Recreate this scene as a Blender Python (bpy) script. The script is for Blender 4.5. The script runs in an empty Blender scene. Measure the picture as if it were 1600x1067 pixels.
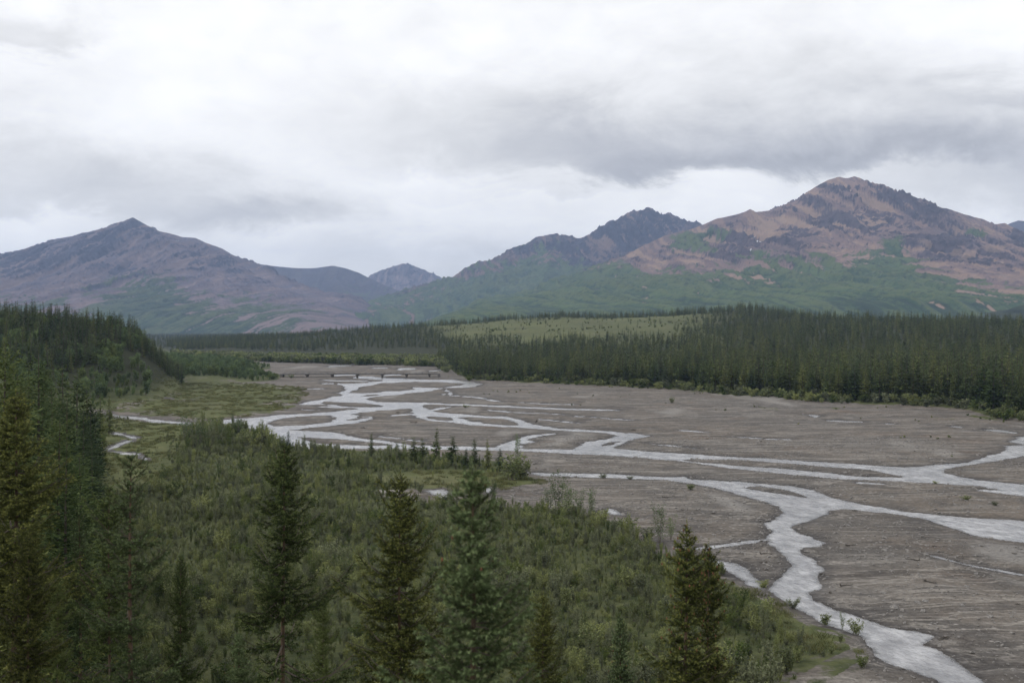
import bpy, math, random
import numpy as np
from mathutils import Vector, Euler

random.seed(7)
RNG = np.random.default_rng(7)
S = bpy.context.scene
COL = S.collection
R = math.radians

# ------------------------------------------------------------------ camera
CAM_H = 24.0           # metres above the gravel plain
FPX, CX, CY, HORIZON = 1716.0, 800.0, 533.5, 512.0
PITCH = math.atan((CY - HORIZON) / FPX)
cam_data = bpy.data.cameras.new("camera")
cam_data.sensor_width = 36.0
cam_data.lens = FPX / 1600.0 * 36.0
cam_data.clip_start = 0.1
cam_data.clip_end = 60000.0
cam_data.dof.use_dof = True
cam_data.dof.focus_distance = 260.0
cam_data.dof.aperture_fstop = 3.2
cam = bpy.data.objects.new("camera", cam_data)
cam.location = (0, 0, CAM_H)
cam.rotation_euler = (math.pi / 2 - PITCH, 0, 0)
COL.objects.link(cam)
S.camera = cam

# ------------------------------------------------------------------ sky
SUN_EL, SUN_AZ = 38.0, -108.0       # degrees; azimuth clockwise from +Y (the view direction)
world = bpy.data.worlds.new("World")
S.world = world
world.use_nodes = True


class NT:
    """small helper to write node trees"""
    def __init__(self, tree):
        self.t = tree
        tree.nodes.clear()

    def n(self, kind, **kw):
        nd = self.t.nodes.new(kind)
        for k, v in kw.items():
            if k == 'inp':
                for kk, vv in v.items():
                    if isinstance(vv, bpy.types.NodeSocket):
                        self.t.links.new(vv, nd.inputs[kk])
                    else:
                        nd.inputs[kk].default_value = vv
            else:
                setattr(nd, k, v)
        return nd

    def math(self, op, a, b=None, c=None, clamp=False):
        nd = self.t.nodes.new('ShaderNodeMath')
        nd.operation = op
        nd.use_clamp = clamp
        for i, v in enumerate((a, b, c)):
            if v is None:
                continue
            if isinstance(v, bpy.types.NodeSocket):
                self.t.links.new(v, nd.inputs[i])
            else:
                nd.inputs[i].default_value = v
        return nd.outputs[0]

    def sstep(self, x, a, b, lo=0.0, hi=1.0):
        nd = self.t.nodes.new('ShaderNodeMapRange')
        nd.interpolation_type = 'SMOOTHSTEP'
        self.t.links.new(x, nd.inputs[0])
        for i, v in ((1, a), (2, b), (3, lo), (4, hi)):
            nd.inputs[i].default_value = v
        return nd.outputs[0]

    def mix(self, fac, a, b, blend='MIX'):
        nd = self.t.nodes.new('ShaderNodeMix')
        nd.data_type = 'RGBA'
        nd.blend_type = blend
        for sock, v in ((nd.inputs[0], fac), (nd.inputs[6], a), (nd.inputs[7], b)):
            if isinstance(v, bpy.types.NodeSocket):
                self.t.links.new(v, sock)
            elif isinstance(v, (tuple, list)):
                sock.default_value = (*v[:3], 1.0)
            else:
                sock.default_value = v
        return nd.outputs[2]

    def noise(self, vec, scale, detail=4.0, rough=0.55, out=0, dist=0.0):
        nd = self.t.nodes.new('ShaderNodeTexNoise')
        if vec is not None:
            self.t.links.new(vec, nd.inputs['Vector'])
        nd.inputs['Scale'].default_value = scale
        nd.inputs['Detail'].default_value = detail
        nd.inputs['Roughness'].default_value = rough
        nd.inputs['Distortion'].default_value = dist
        return nd.outputs[out]

    def attr(self, name):
        nd = self.t.nodes.new('ShaderNodeAttribute')
        nd.attribute_name = name
        return nd

    def link(self, a, b):
        self.t.links.new(a, b)


def sky_world():
    w = NT(world.node_tree)
    tc = w.n('ShaderNodeTexCoord').outputs['Generated']
    sep = w.n('ShaderNodeSeparateXYZ', inp={0: tc})
    x, y, z = sep.outputs
    az = w.math('ARCTAN2', x, y)
    el = w.math('ARCSINE', z)
    # noise on a flat cloud deck: directions projected on a layer
    zz = w.math('MAXIMUM', w.math('ADD', z, 0.10), 0.05)
    px = w.math('DIVIDE', x, zz)
    py = w.math('DIVIDE', y, zz)
    deck = w.n('ShaderNodeCombineXYZ', inp={0: px, 1: py, 2: 0.0}).outputs[0]
    ang = w.n('ShaderNodeCombineXYZ', inp={0: az, 1: w.math('MULTIPLY', el, 1.9), 2: 0.37}).outputs[0]
    n1 = w.noise(deck, 0.33, 5, 0.55)
    n2 = w.noise(ang, 5.0, 7, 0.58)
    n3 = w.noise(ang, 16.0, 8, 0.62, dist=0.6)
    wx = w.math('MULTIPLY', w.math('SUBTRACT', n2, 0.5), 0.34)
    wy = w.math('MULTIPLY', w.math('SUBTRACT', w.noise(ang, 7.0, 7, 0.62, dist=0.5), 0.5), 0.125)
    azw = w.math('ADD', az, wx)
    elw = w.math('ADD', el, wy)

    def blob(cx, cy, rx, up, dn, amount, soft=0.1):
        """a grey cloud body: soft towards the top, firmer along its underside"""
        a0 = math.atan((cx - 800) / FPX)
        e0 = math.atan((HORIZON - cy) / FPX)
        dx = w.math('DIVIDE', w.math('SUBTRACT', azw, a0), rx / FPX)
        ey = w.math('SUBTRACT', elw, e0)
        dy = w.math('MAXIMUM', w.math('DIVIDE', ey, up / FPX), w.math('DIVIDE', ey, -dn / FPX))
        rr = w.math('SQRT', w.math('ADD', w.math('MULTIPLY', dx, dx), w.math('MULTIPLY', dy, dy)))
        return w.sstep(rr, soft, 1.12, amount * 1.18, 0.0)

    dark = None
    for b in ((1080, 240, 600, 190, 60, 0.24), (1040, 262, 460, 100, 32, 0.20), (1130, 272, 300, 40, 24, 0.10),
              (1520, 300, 330, 130, 80, 0.24), (1480, 178, 110, 40, 22, 0.12, 0.2),
              (160, 322, 500, 100, 40, 0.23), (420, 345, 240, 64, 30, 0.19), (20, 90, 170, 60, 24, 0.16, 0.2),
              (700, 200, 330, 110, 60, 0.10, 0.2), (640, 420, 240, 70, 60, 0.16, 0.2), (840, 302, 180, 22, 10, 0.08, 0.2),
              (-500, 260, 420, 130, 70, 0.25, 0.2), (2200, 240, 460, 140, 70, 0.25, 0.2)):
        v = blob(*b)
        dark = v if dark is None else w.math('ADD', dark, v)
    # general mottling of the deck all round the sky
    mott = w.math('MULTIPLY', w.sstep(n1, 0.42, 0.72), 0.16)
    fine = w.math('MULTIPLY', w.math('SUBTRACT', n3, 0.5), 0.24)
    soft = w.math('MULTIPLY', w.math('SUBTRACT', n2, 0.5), 0.55)
    lum = w.math('SUBTRACT', 1.14, w.math('ADD', dark, w.math('MULTIPLY', mott, 0.6)))
    lum = w.math('ADD', lum, w.math('ADD', fine, soft))
    lum = w.math('MULTIPLY', w.math('MAXIMUM', lum, 0.36), 1.0)
    cool = w.sstep(lum, 0.45, 0.9)
    tint = w.mix(cool, (0.97, 0.975, 1.02), (1.005, 1.0, 0.995))
    lum10 = w.math('MULTIPLY', lum, 10.0)
    cloud = w.mix(1.0, tint, w.n('ShaderNodeCombineColor', inp={0: lum10, 1: lum10, 2: lum10}).outputs[0], 'MULTIPLY')
    sky = w.n('ShaderNodeTexSky', sky_type='NISHITA', sun_disc=False, sun_elevation=R(SUN_EL), sun_rotation=R(SUN_AZ))
    col = w.mix(0.96, sky.outputs[0], cloud)
    bg = w.n('ShaderNodeBackground', inp={'Color': col, 'Strength': 0.1})
    out = w.n('ShaderNodeOutputWorld')
    w.link(bg.outputs[0], out.inputs['Surface'])


sky_world()

sun_data = bpy.data.lights.new("sun", 'SUN')
sun_data.energy = 1.5
sun_data.angle = R(10)
sun_data.color = (1.0, 0.97, 0.93)
sun = bpy.data.objects.new("sun", sun_data)
d = Vector((math.sin(R(SUN_AZ)) * math.cos(R(SUN_EL)), math.cos(R(SUN_AZ)) * math.cos(R(SUN_EL)), math.sin(R(SUN_EL))))
sun.rotation_euler = d.to_track_quat('Z', 'Y').to_euler()
sun.location = (0, -50, 200)
COL.objects.link(sun)

S.view_settings.view_transform = 'Standard'
S.view_settings.look = 'None'
S.view_settings.exposure = 0.0
S.view_settings.gamma = 1.0
S.view_settings.use_curve_mapping = False
S.render.engine = 'CYCLES'
S.cycles.use_denoising = True
S.cycles.denoiser = 'OPENIMAGEDENOISE'
S.cycles.denoising_input_passes = 'RGB_ALBEDO_NORMAL'
S.cycles.denoising_prefilter = 'ACCURATE'
S.cycles.use_adaptive_sampling = False
S.cycles.max_bounces = 5
S.cycles.diffuse_bounces = 3
S.cycles.glossy_bounces = 2
S.cycles.transmission_bounces = 3
S.cycles.volume_bounces = 0
S.cycles.transparent_max_bounces = 6


# ------------------------------------------------------------------ helpers
def ray(px, py):
    fx = (np.asarray(px, float) - CX) / FPX
    fu = (CY - np.asarray(py, float)) / FPX
    c, s = math.cos(PITCH), math.sin(PITCH)
    return fx, c + fu * s, -s + fu * c


def on_ground(px, py, z=0.0):
    dx, dy, dz = ray(px, py)
    t = (z - CAM_H) / dz
    return dx * t, dy * t


def at_depth(px, py, dist):
    dx, dy, dz = ray(px, py)
    t = np.asarray(dist, float) / dy
    return dx * t, dy * t, CAM_H + dz * t


def to_px(x, y, z):
    """where a point of the place falls in the photograph (for reading the traced zones)"""
    c, s = math.cos(PITCH), math.sin(PITCH)
    dz = z - CAM_H
    fwd = np.maximum(y * c - dz * s, 1e-3)
    up = y * s + dz * c
    return CX + FPX * x / fwd, CY - FPX * up / fwd


def tag(o, label=None, cat=None, group=None, kind=None):
    if label: o['label'] = label
    if cat: o['category'] = cat
    if group: o['group'] = group
    if kind: o['kind'] = kind
    return o


def link(o, parent=None):
    COL.objects.link(o)
    if parent is not None:
        o.parent = parent
    return o


def mesh_np(name, V, F, mats=(), mi=None, smooth=False):
    """V (n,3), F (m,3|4) -> mesh"""
    V = np.ascontiguousarray(V, np.float32)
    F = np.ascontiguousarray(F, np.int32)
    me = bpy.data.meshes.new(name)
    k = F.shape[1]
    me.vertices.add(len(V))
    me.vertices.foreach_set('co', V.ravel())
    me.loops.add(F.size)
    me.loops.foreach_set('vertex_index', F.ravel())
    me.polygons.add(len(F))
    me.polygons.foreach_set('loop_start', np.arange(0, F.size, k, dtype=np.int32))
    for m in mats:
        me.materials.append(m)
    if mi is not None:
        me.polygons.foreach_set('material_index', np.ascontiguousarray(mi, np.int32))
    me.polygons.foreach_set('use_smooth', np.full(len(F), smooth, dtype=bool))
    me.update(calc_edges=True)
    me.validate()
    return me


def fattr(me, name, val):
    a = me.attributes.new(name, 'FLOAT', 'POINT')
    a.data.foreach_set('value', np.ascontiguousarray(val, np.float32))


def grid_faces(nr, nc):
    i = np.arange(nr - 1)[:, None] * nc + np.arange(nc - 1)[None, :]
    i = i.ravel()
    return np.stack([i, i + 1, i + nc + 1, i + nc], 1)


_perm = {}


def perlin(x, y, seed=0):
    if seed not in _perm:
        r = np.random.default_rng(1000 + seed)
        p = r.permutation(256).astype(np.int64)
        a = r.random(256) * 2 * np.pi
        _perm[seed] = (np.concatenate([p, p]), np.cos(a), np.sin(a))
    P, gx, gy = _perm[seed]
    xi = np.floor(x).astype(np.int64)
    yi = np.floor(y).astype(np.int64)
    xf, yf = x - xi, y - yi
    u = xf * xf * xf * (xf * (xf * 6 - 15) + 10)
    v = yf * yf * yf * (yf * (yf * 6 - 15) + 10)
    xi &= 255
    yi &= 255

    def g(ix, iy, dx, dy):
        h = P[P[ix & 255] + (iy & 255)]
        return gx[h] * dx + gy[h] * dy
    a = g(xi, yi, xf, yf)
    b = g(xi + 1, yi, xf - 1, yf)
    c = g(xi, yi + 1, xf, yf - 1)
    e = g(xi + 1, yi + 1, xf - 1, yf - 1)
    return ((a + u * (b - a)) + v * ((c + u * (e - c)) - (a + u * (b - a)))) * 1.5


def fbm(x, y, oct=4, seed=0, gain=0.5):
    t, a = 0.0, 1.0
    for o in range(oct):
        t = t + a * perlin(x, y, seed + o)
        x, y, a = x * 2.03 + 3.1, y * 2.03 + 1.7, a * gain
    return t


def ridged(x, y, oct=3, seed=0):
    t, a = 0.0, 1.0
    for o in range(oct):
        t = t + a * (1 - 2 * np.abs(perlin(x, y, seed + o)))
        x, y, a = x * 2.1 + 5.2, y * 2.1 + 1.3, a * 0.5
    return t


def sst(x, a, b):
    t = np.clip((x - a) / (b - a), 0, 1)
    return t * t * (3 - 2 * t)


def poly_sd(X, Y, poly, margin=40.0):
    """signed distance (m), negative inside; far away just a large number"""
    P = np.asarray(poly, float)
    out = np.full(X.shape, margin)
    m = (X > P[:, 0].min() - margin) & (X < P[:, 0].max() + margin) & (Y > P[:, 1].min() - margin) & (Y < P[:, 1].max() + margin)
    if not m.any():
        return out
    x, y = X[m], Y[m]
    d2 = np.full(x.shape, 1e12)
    ins = np.zeros(x.shape, bool)
    n = len(P)
    for i in range(n):
        ax, ay = P[i]
        bx, by = P[(i + 1) % n]
        ex, ey = bx - ax, by - ay
        wx, wy = x - ax, y - ay
        t = np.clip((wx * ex + wy * ey) / (ex * ex + ey * ey + 1e-12), 0, 1)
        d2 = np.minimum(d2, (wx - ex * t) ** 2 + (wy - ey * t) ** 2)
        if ay != by:
            c = ((ay > y) != (by > y)) & (x < ex * (y - ay) / (by - ay) + ax)
            ins ^= c
    s = np.sqrt(d2)
    s[ins] *= -1
    out[m] = np.minimum(s, margin)
    return out


def line_dist(X, Y, P):
    """distance to a 3D polyline in plan, arc length and height of the nearest point"""
    P = np.asarray(P, float)
    best = np.full(X.shape, 1e18)
    u = np.zeros(X.shape)
    zz = np.zeros(X.shape)
    acc = 0.0
    for i in range(len(P) - 1):
        ax, ay, az = P[i]
        bx, by, bz = P[i + 1]
        ex, ey = bx - ax, by - ay
        L = math.hypot(ex, ey) + 1e-9
        t = np.clip(((X - ax) * ex + (Y - ay) * ey) / (L * L), 0, 1)
        d2 = (X - ax - ex * t) ** 2 + (Y - ay - ey * t) ** 2
        m = d2 < best
        best = np.where(m, d2, best)
        u = np.where(m, acc + t * L, u)
        zz = np.where(m, az + (bz - az) * t, zz)
        acc += L
    return np.sqrt(best), u, zz


# ------------------------------------------------------------------ materials
def new_mat(name):
    m = bpy.data.materials.new(name)
    m.use_nodes = True
    return m, NT(m.node_tree)


def leaf_mat(name, c_lo, c_hi, c_alt=None, translucent=0.25, alt_amount=0.3, rough=0.75, c_tip=None):
    m, t = new_mat(name)
    oi = t.n('ShaderNodeObjectInfo')
    ge = t.n('ShaderNodeNewGeometry')
    pos = ge.outputs['Position']
    rnd = ge.outputs['Random Per Island']
    c = t.mix(rnd, c_lo, c_hi)
    if c_tip:                       # this year's shoots are paler
        c = t.mix(t.math('MULTIPLY', t.attr('tip').outputs['Fac'], 0.8), c, c_tip)
    if c_alt:
        f = t.math('MULTIPLY', t.sstep(oi.outputs['Random'], 0.35, 0.95), alt_amount)
        c = t.mix(f, c, c_alt)
    br = t.math('MULTIPLY_ADD', t.noise(pos, 0.035, 2, 0.5), 0.7, 0.65)
    br2 = t.math('MULTIPLY', br, t.math('MULTIPLY_ADD', oi.outputs['Random'], 0.6, 0.70))
    hs = t.n('ShaderNodeHueSaturation', inp={'Value': br2, 'Color': c})
    bs = t.n('ShaderNodeBsdfPrincipled', inp={'Base Color': hs.outputs[0], 'Roughness': rough, 'Specular IOR Level': 0.07})
    tr = t.n('ShaderNodeBsdfTranslucent', inp={'Color': hs.outputs[0]})
    mx = t.n('ShaderNodeMixShader', inp={0: translucent, 1: bs.outputs[0], 2: tr.outputs[0]})
    o = t.n('ShaderNodeOutputMaterial')
    t.link(mx.outputs[0], o.inputs[0])
    return m


def plain_mat(name, c1, c2, scale=5.0, rough=0.85, bump=0.0, stretch=None):
    m, t = new_mat(name)
    tc = t.n('ShaderNodeTexCoord').outputs['Object']
    if stretch:
        tc = t.n('ShaderNodeMapping', inp={'Vector': tc, 'Scale': stretch}).outputs[0]
    nz = t.noise(tc, scale, 5, 0.6)
    c = t.mix(t.sstep(nz, 0.3, 0.7), c1, c2)
    bs = t.n('ShaderNodeBsdfPrincipled', inp={'Base Color': c, 'Roughness': rough})
    if bump:
        b = t.n('ShaderNodeBump', inp={'Height': nz, 'Strength': bump})
        t.link(b.outputs[0], bs.inputs['Normal'])
    o = t.n('ShaderNodeOutputMaterial')
    t.link(bs.outputs[0], o.inputs[0])
    return m


M_bark = plain_mat('spruce_bark', (0.055, 0.036, 0.024), (0.125, 0.080, 0.050), 9, 0.9, 0.4, (1, 1, 0.25))
M_barkdark = plain_mat('dark_bark', (0.045, 0.036, 0.028), (0.09, 0.07, 0.055), 9, 0.9)
M_twig = plain_mat('willow_twig', (0.10, 0.085, 0.07), (0.19, 0.165, 0.14), 9, 0.9)
M_needle = leaf_mat('spruce_needles', (0.024, 0.042, 0.015), (0.070, 0.100, 0.034), (0.085, 0.095, 0.030), 0.15, 0.4, c_tip=(0.185, 0.225, 0.080))
M_needleblue = leaf_mat('spruce_needles_bluish', (0.034, 0.056, 0.024), (0.088, 0.122, 0.050), (0.085, 0.11, 0.05), 0.15, 0.3, c_tip=(0.195, 0.245, 0.118))
M_needleolive = leaf_mat('spruce_needles_olive', (0.028, 0.041, 0.014), (0.078, 0.096, 0.030), (0.092, 0.096, 0.03), 0.15, 0.3, c_tip=(0.205, 0.205, 0.060))
M_far = leaf_mat('forest_needles', (0.042, 0.066, 0.023), (0.125, 0.155, 0.054), (0.140, 0.138, 0.042), 0.12, 0.5)
M_fardark = leaf_mat('forest_needles_dark', (0.028, 0.048, 0.021), (0.074, 0.104, 0.042), (0.078, 0.090, 0.034), 0.12, 0.5)
M_willow = leaf_mat('willow_leaves', (0.094, 0.122, 0.048), (0.255, 0.280, 0.130), (0.190, 0.200, 0.070), 0.28, 0.6)
M_willowgrey = leaf_mat('willow_leaves_grey', (0.080, 0.096, 0.052), (0.205, 0.222, 0.135), (0.13, 0.14, 0.075), 0.25, 0.5)
M_alder = leaf_mat('alder_leaves', (0.044, 0.070, 0.022), (0.120, 0.155, 0.050), (0.10, 0.115, 0.032), 0.25, 0.5)
M_poplar = leaf_mat('poplar_leaves', (0.064, 0.102, 0.040), (0.140, 0.190, 0.082), (0.115, 0.148, 0.052), 0.3, 0.5)
M_sedge = leaf_mat('sedge_blades', (0.075, 0.090, 0.032), (0.145, 0.150, 0.062), (0.13, 0.115, 0.06), 0.2, 0.5)
M_cone = plain_mat('spruce_cone', (0.12, 0.050, 0.026), (0.20, 0.085, 0.04), 40, 0.8)
M_drift = plain_mat('driftwood', (0.030, 0.026, 0.022), (0.10, 0.085, 0.07), 3, 0.9, 0.5, (1, 1, 6))
M_driftpale = plain_mat('driftwood_pale', (0.12, 0.11, 0.095), (0.27, 0.25, 0.22), 3, 0.9, 0.5, (1, 1, 6))
M_steel = plain_mat('weathered_steel', (0.035, 0.032, 0.03), (0.06, 0.053, 0.047), 2, 0.7)
M_conc = plain_mat('bridge_concrete', (0.08, 0.073, 0.066), (0.14, 0.13, 0.12), 1.5, 0.9)
M_stone = plain_mat('river_stone', (0.09, 0.085, 0.08), (0.24, 0.225, 0.21), 4, 0.9, 0.3)


def ground_mat():
    m, t = new_mat('valley_ground')
    geo = t.n('ShaderNodeNewGeometry')
    pos = geo.outputs['Position']
    veg = t.attr('veg').outputs['Fac']
    wet = t.attr('wet').outputs['Fac']
    mead = t.attr('meadow').outputs['Fac']
    silt = t.attr('silt').outputs['Fac']
    wood = t.attr('wood').outputs['Fac']
    # gravel
    big = t.noise(pos, 0.022, 6, 0.62)
    mid = t.noise(pos, 0.16, 5, 0.6)
    peb = t.noise(pos, 2.3, 4, 0.75)
    flow = t.n('ShaderNodeMapping', inp={'Vector': pos, 'Rotation': (0, 0, R(14)), 'Scale': (0.045, 0.20, 1.0)}).outputs[0]
    streak = t.noise(flow, 1.0, 9, 0.68, dist=0.8)
    g = t.mix(t.sstep(big, 0.32, 0.68), (0.112, 0.103, 0.094), (0.134, 0.113, 0.093))
    g = t.mix(t.sstep(mid, 0.42, 0.62, 0.0, 0.75), g, (0.078, 0.072, 0.067))
    cob = t.noise(pos, 0.75, 5, 0.7)
    g = t.mix(t.sstep(cob, 0.55, 0.70, 0.0, 0.6), g, (0.21, 0.195, 0.18))
    g = t.mix(t.sstep(cob, 0.30, 0.44, 0.6, 0.0), g, (0.055, 0.050, 0.046))
    g = t.mix(t.sstep(streak, 0.50, 0.70, 0.0, 0.75), g, (0.215, 0.198, 0.178))
    g = t.mix(t.sstep(streak, 0.30, 0.42, 0.7, 0.0), g, (0.072, 0.064, 0.057))
    red = t.noise(pos, 0.06, 3, 0.5)
    g = t.mix(t.sstep(red, 0.58, 0.74, 0.0, 0.45), g, (0.135, 0.094, 0.068))
    g = t.mix(t.math('MULTIPLY', silt, 0.7), g, (0.24, 0.228, 0.212))
    scar = t.noise(t.n('ShaderNodeMapping', inp={'Vector': pos, 'Rotation': (0, 0, R(-8)), 'Scale': (0.022, 0.11, 1.0)}).outputs[0], 1.0, 8, 0.6, dist=1.4)
    line = t.math('ABSOLUTE', t.math('SUBTRACT', scar, 0.5))
    g = t.mix(t.sstep(line, 0.0, 0.022, 0.75, 0.0), g, (0.245, 0.225, 0.20))
    g = t.mix(t.sstep(t.math('ABSOLUTE', t.math('SUBTRACT', scar, 0.56)), 0.0, 0.02, 0.8, 0.0), g, (0.060, 0.053, 0.047))
    pv = t.math('MULTIPLY_ADD', peb, 1.9, 0.05)
    g = t.mix(1.0, g, t.n('ShaderNodeCombineColor', inp={0: pv, 1: pv, 2: pv}).outputs[0], 'MULTIPLY')
    vo = t.n('ShaderNodeTexVoronoi', inp={'Vector': pos, 'Scale': 0.9})
    stone = t.math('MULTIPLY', t.sstep(vo.outputs['Distance'], 0.10, 0.22, 1.0, 0.0), t.sstep(t.noise(pos, 0.09, 2), 0.45, 0.6))
    g = t.mix(t.math('MULTIPLY', stone, 0.8), g, (0.30, 0.28, 0.26))
    g = t.mix(wet, g, t.mix(1.0, g, (0.50, 0.50, 0.52), 'MULTIPLY'))
    # plants
    vn = t.noise(pos, 0.35, 6, 0.7)
    vb = t.noise(pos, 0.04, 3, 0.5)
    v = t.mix(t.sstep(vn, 0.35, 0.65), (0.036, 0.046, 0.018), (0.085, 0.092, 0.040))
    vm = t.mix(t.sstep(vn, 0.3, 0.7), (0.072, 0.086, 0.030), (0.128, 0.134, 0.054))
    vm = t.mix(t.sstep(vb, 0.5, 0.7, 0.0, 0.4), vm, (0.13, 0.118, 0.07))
    v = t.mix(mead, v, vm)
    v = t.mix(wood, v, (0.030, 0.034, 0.017))
    edge = t.math('ADD', veg, t.math('MULTIPLY', t.math('SUBTRACT', t.noise(pos, 0.5, 6, 0.7), 0.5), 1.1))
    vf = t.sstep(edge, 0.42, 0.60)
    c = t.mix(vf, g, v)
    bh = t.math('ADD', t.math('MULTIPLY', peb, 0.10), t.math('MULTIPLY', t.noise(pos, 0.6, 5, 0.65), 0.35))
    bump = t.n('ShaderNodeBump', inp={'Height': bh, 'Strength': 0.9, 'Distance': 0.8})
    rough = t.math('MULTIPLY_ADD', wet, -0.25, 0.95)
    bs = t.n('ShaderNodeBsdfPrincipled', inp={'Base Color': c, 'Roughness': rough, 'Specular IOR Level': 0.12, 'Normal': bump.outputs[0]})
    o = t.n('ShaderNodeOutputMaterial')
    t.link(bs.outputs[0], o.inputs[0])
    return m


def water_mat():
    m, t = new_mat('glacial_water')
    pos = t.n('ShaderNodeNewGeometry').outputs['Position']
    mp = t.n('ShaderNodeMapping', inp={'Vector': pos, 'Rotation': (0, 0, R(20)), 'Scale': (1.0, 0.55, 1.0)}).outputs[0]
    n = t.noise(mp, 1.5, 4, 0.65)
    n2 = t.noise(mp, 0.22, 3, 0.6)
    h = t.math('ADD', t.math('MULTIPLY', n, 0.5), n2)
    b = t.n('ShaderNodeBump', inp={'Height': h, 'Strength': 0.7, 'Distance': 0.6})
    c = t.mix(t.sstep(t.noise(mp, 0.5, 5, 0.65), 0.35, 0.7), (0.20, 0.20, 0.205), (0.42, 0.42, 0.425))
    c = t.mix(t.sstep(t.noise(mp, 0.07, 4, 0.6, dist=0.7), 0.42, 0.66, 0.0, 0.55), c, (0.15, 0.152, 0.158))
    deep = t.math('ADD', t.math('MULTIPLY', t.attr('shore').outputs['Fac'], -1.0), t.math('MULTIPLY', t.math('SUBTRACT', t.noise(pos, 0.8, 4, 0.7), 0.5), 1.6))
    alpha = t.sstep(deep, -0.5, 0.7, 0.25, 1.0)
    bs = t.n('ShaderNodeBsdfPrincipled', inp={'Base Color': c, 'Roughness': 0.2, 'IOR': 1.33, 'Normal': b.outputs[0], 'Alpha': alpha})
    o = t.n('ShaderNodeOutputMaterial')
    t.link(bs.outputs[0], o.inputs[0])
    return m


def mountain_mat(name, scree1, scree2, crag, ochre, green1, green2):
    m, t = new_mat(name)
    geo = t.n('ShaderNodeNewGeometry')
    pos = geo.outputs['Position']
    a = {k: t.attr(k).outputs['Fac'] for k in ('veg', 'crag', 'ochre', 'snow', 'streak')}
    n1 = t.noise(pos, 0.004, 6, 0.6)
    n2 = t.noise(pos, 0.03, 7, 0.68)
    n3 = t.noise(pos, 0.012, 6, 0.62)
    st = a['streak']
    c = t.mix(t.sstep(n1, 0.38, 0.62), scree1, scree2)
    c = t.mix(t.sstep(st, 0.54, 0.72, 0.0, 0.7), c, ochre)
    c = t.mix(t.sstep(st, 0.24, 0.44, 0.6, 0.0), c, tuple(v * 1.9 for v in crag))
    c = t.mix(t.sstep(n2, 0.55, 0.78, 0.0, 0.35), c, tuple(v * 1.5 for v in crag))
    c = t.mix(t.sstep(n2, 0.26, 0.42, 0.2, 0.0), c, ochre)
    cr = t.sstep(t.math('ADD', a['crag'], t.math('ADD', t.math('MULTIPLY', t.math('SUBTRACT', n2, 0.5), 1.1), t.math('MULTIPLY', t.math('SUBTRACT', 0.5, st), 0.9))), 0.46, 0.74)
    c = t.mix(cr, c, t.mix(t.sstep(n2, 0.42, 0.62), tuple(v * 1.5 for v in crag), tuple(v * 0.7 for v in crag)))
    oc = t.sstep(t.math('ADD', a['ochre'], t.math('MULTIPLY', t.math('SUBTRACT', n2, 0.5), 1.2)), 0.45, 0.80)
    c = t.mix(t.math('MULTIPLY', oc, 0.35), c, tuple(v * 1.15 for v in ochre))
    g = t.mix(t.sstep(n3, 0.40, 0.60), green1, green2)
    g = t.mix(t.sstep(n1, 0.46, 0.62, 0.0, 0.6), g, tuple(v * 1.3 for v in green2))
    g = t.mix(t.sstep(st, 0.52, 0.80, 0.0, 0.7), g, tuple(v * 0.5 for v in green1))
    g = t.mix(t.sstep(st, 0.20, 0.44, 0.55, 0.0), g, (green2[0] * 1.5, green2[1] * 1.25, green2[2] * 1.3))
    g = t.mix(t.sstep(n2, 0.50, 0.66, 0.0, 0.75), g, tuple(v * 0.42 for v in green1))
    vf = t.sstep(t.math('ADD', a['veg'], t.math('MULTIPLY', t.math('SUBTRACT', n3, 0.5), 0.8)), 0.30, 0.70)
    c = t.mix(vf, c, g)
    c = t.mix(t.sstep(t.math('ADD', a['snow'], t.math('MULTIPLY', t.math('SUBTRACT', n2, 0.5), 0.5)), 0.45, 0.6), c, (0.75, 0.77, 0.8))
    bump = t.n('ShaderNodeBump', inp={'Height': t.math('ADD', n2, t.math('MULTIPLY', n3, 1.2)), 'Strength': 1.0, 'Distance': 20.0})
    bs = t.n('ShaderNodeBsdfPrincipled', inp={'Base Color': c, 'Roughness': 0.95, 'Specular IOR Level': 0.1, 'Normal': bump.outputs[0]})
    o = t.n('ShaderNodeOutputMaterial')
    t.link(bs.outputs[0], o.inputs[0])
    return m


M_ground = ground_mat()
M_water = water_mat()

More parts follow.
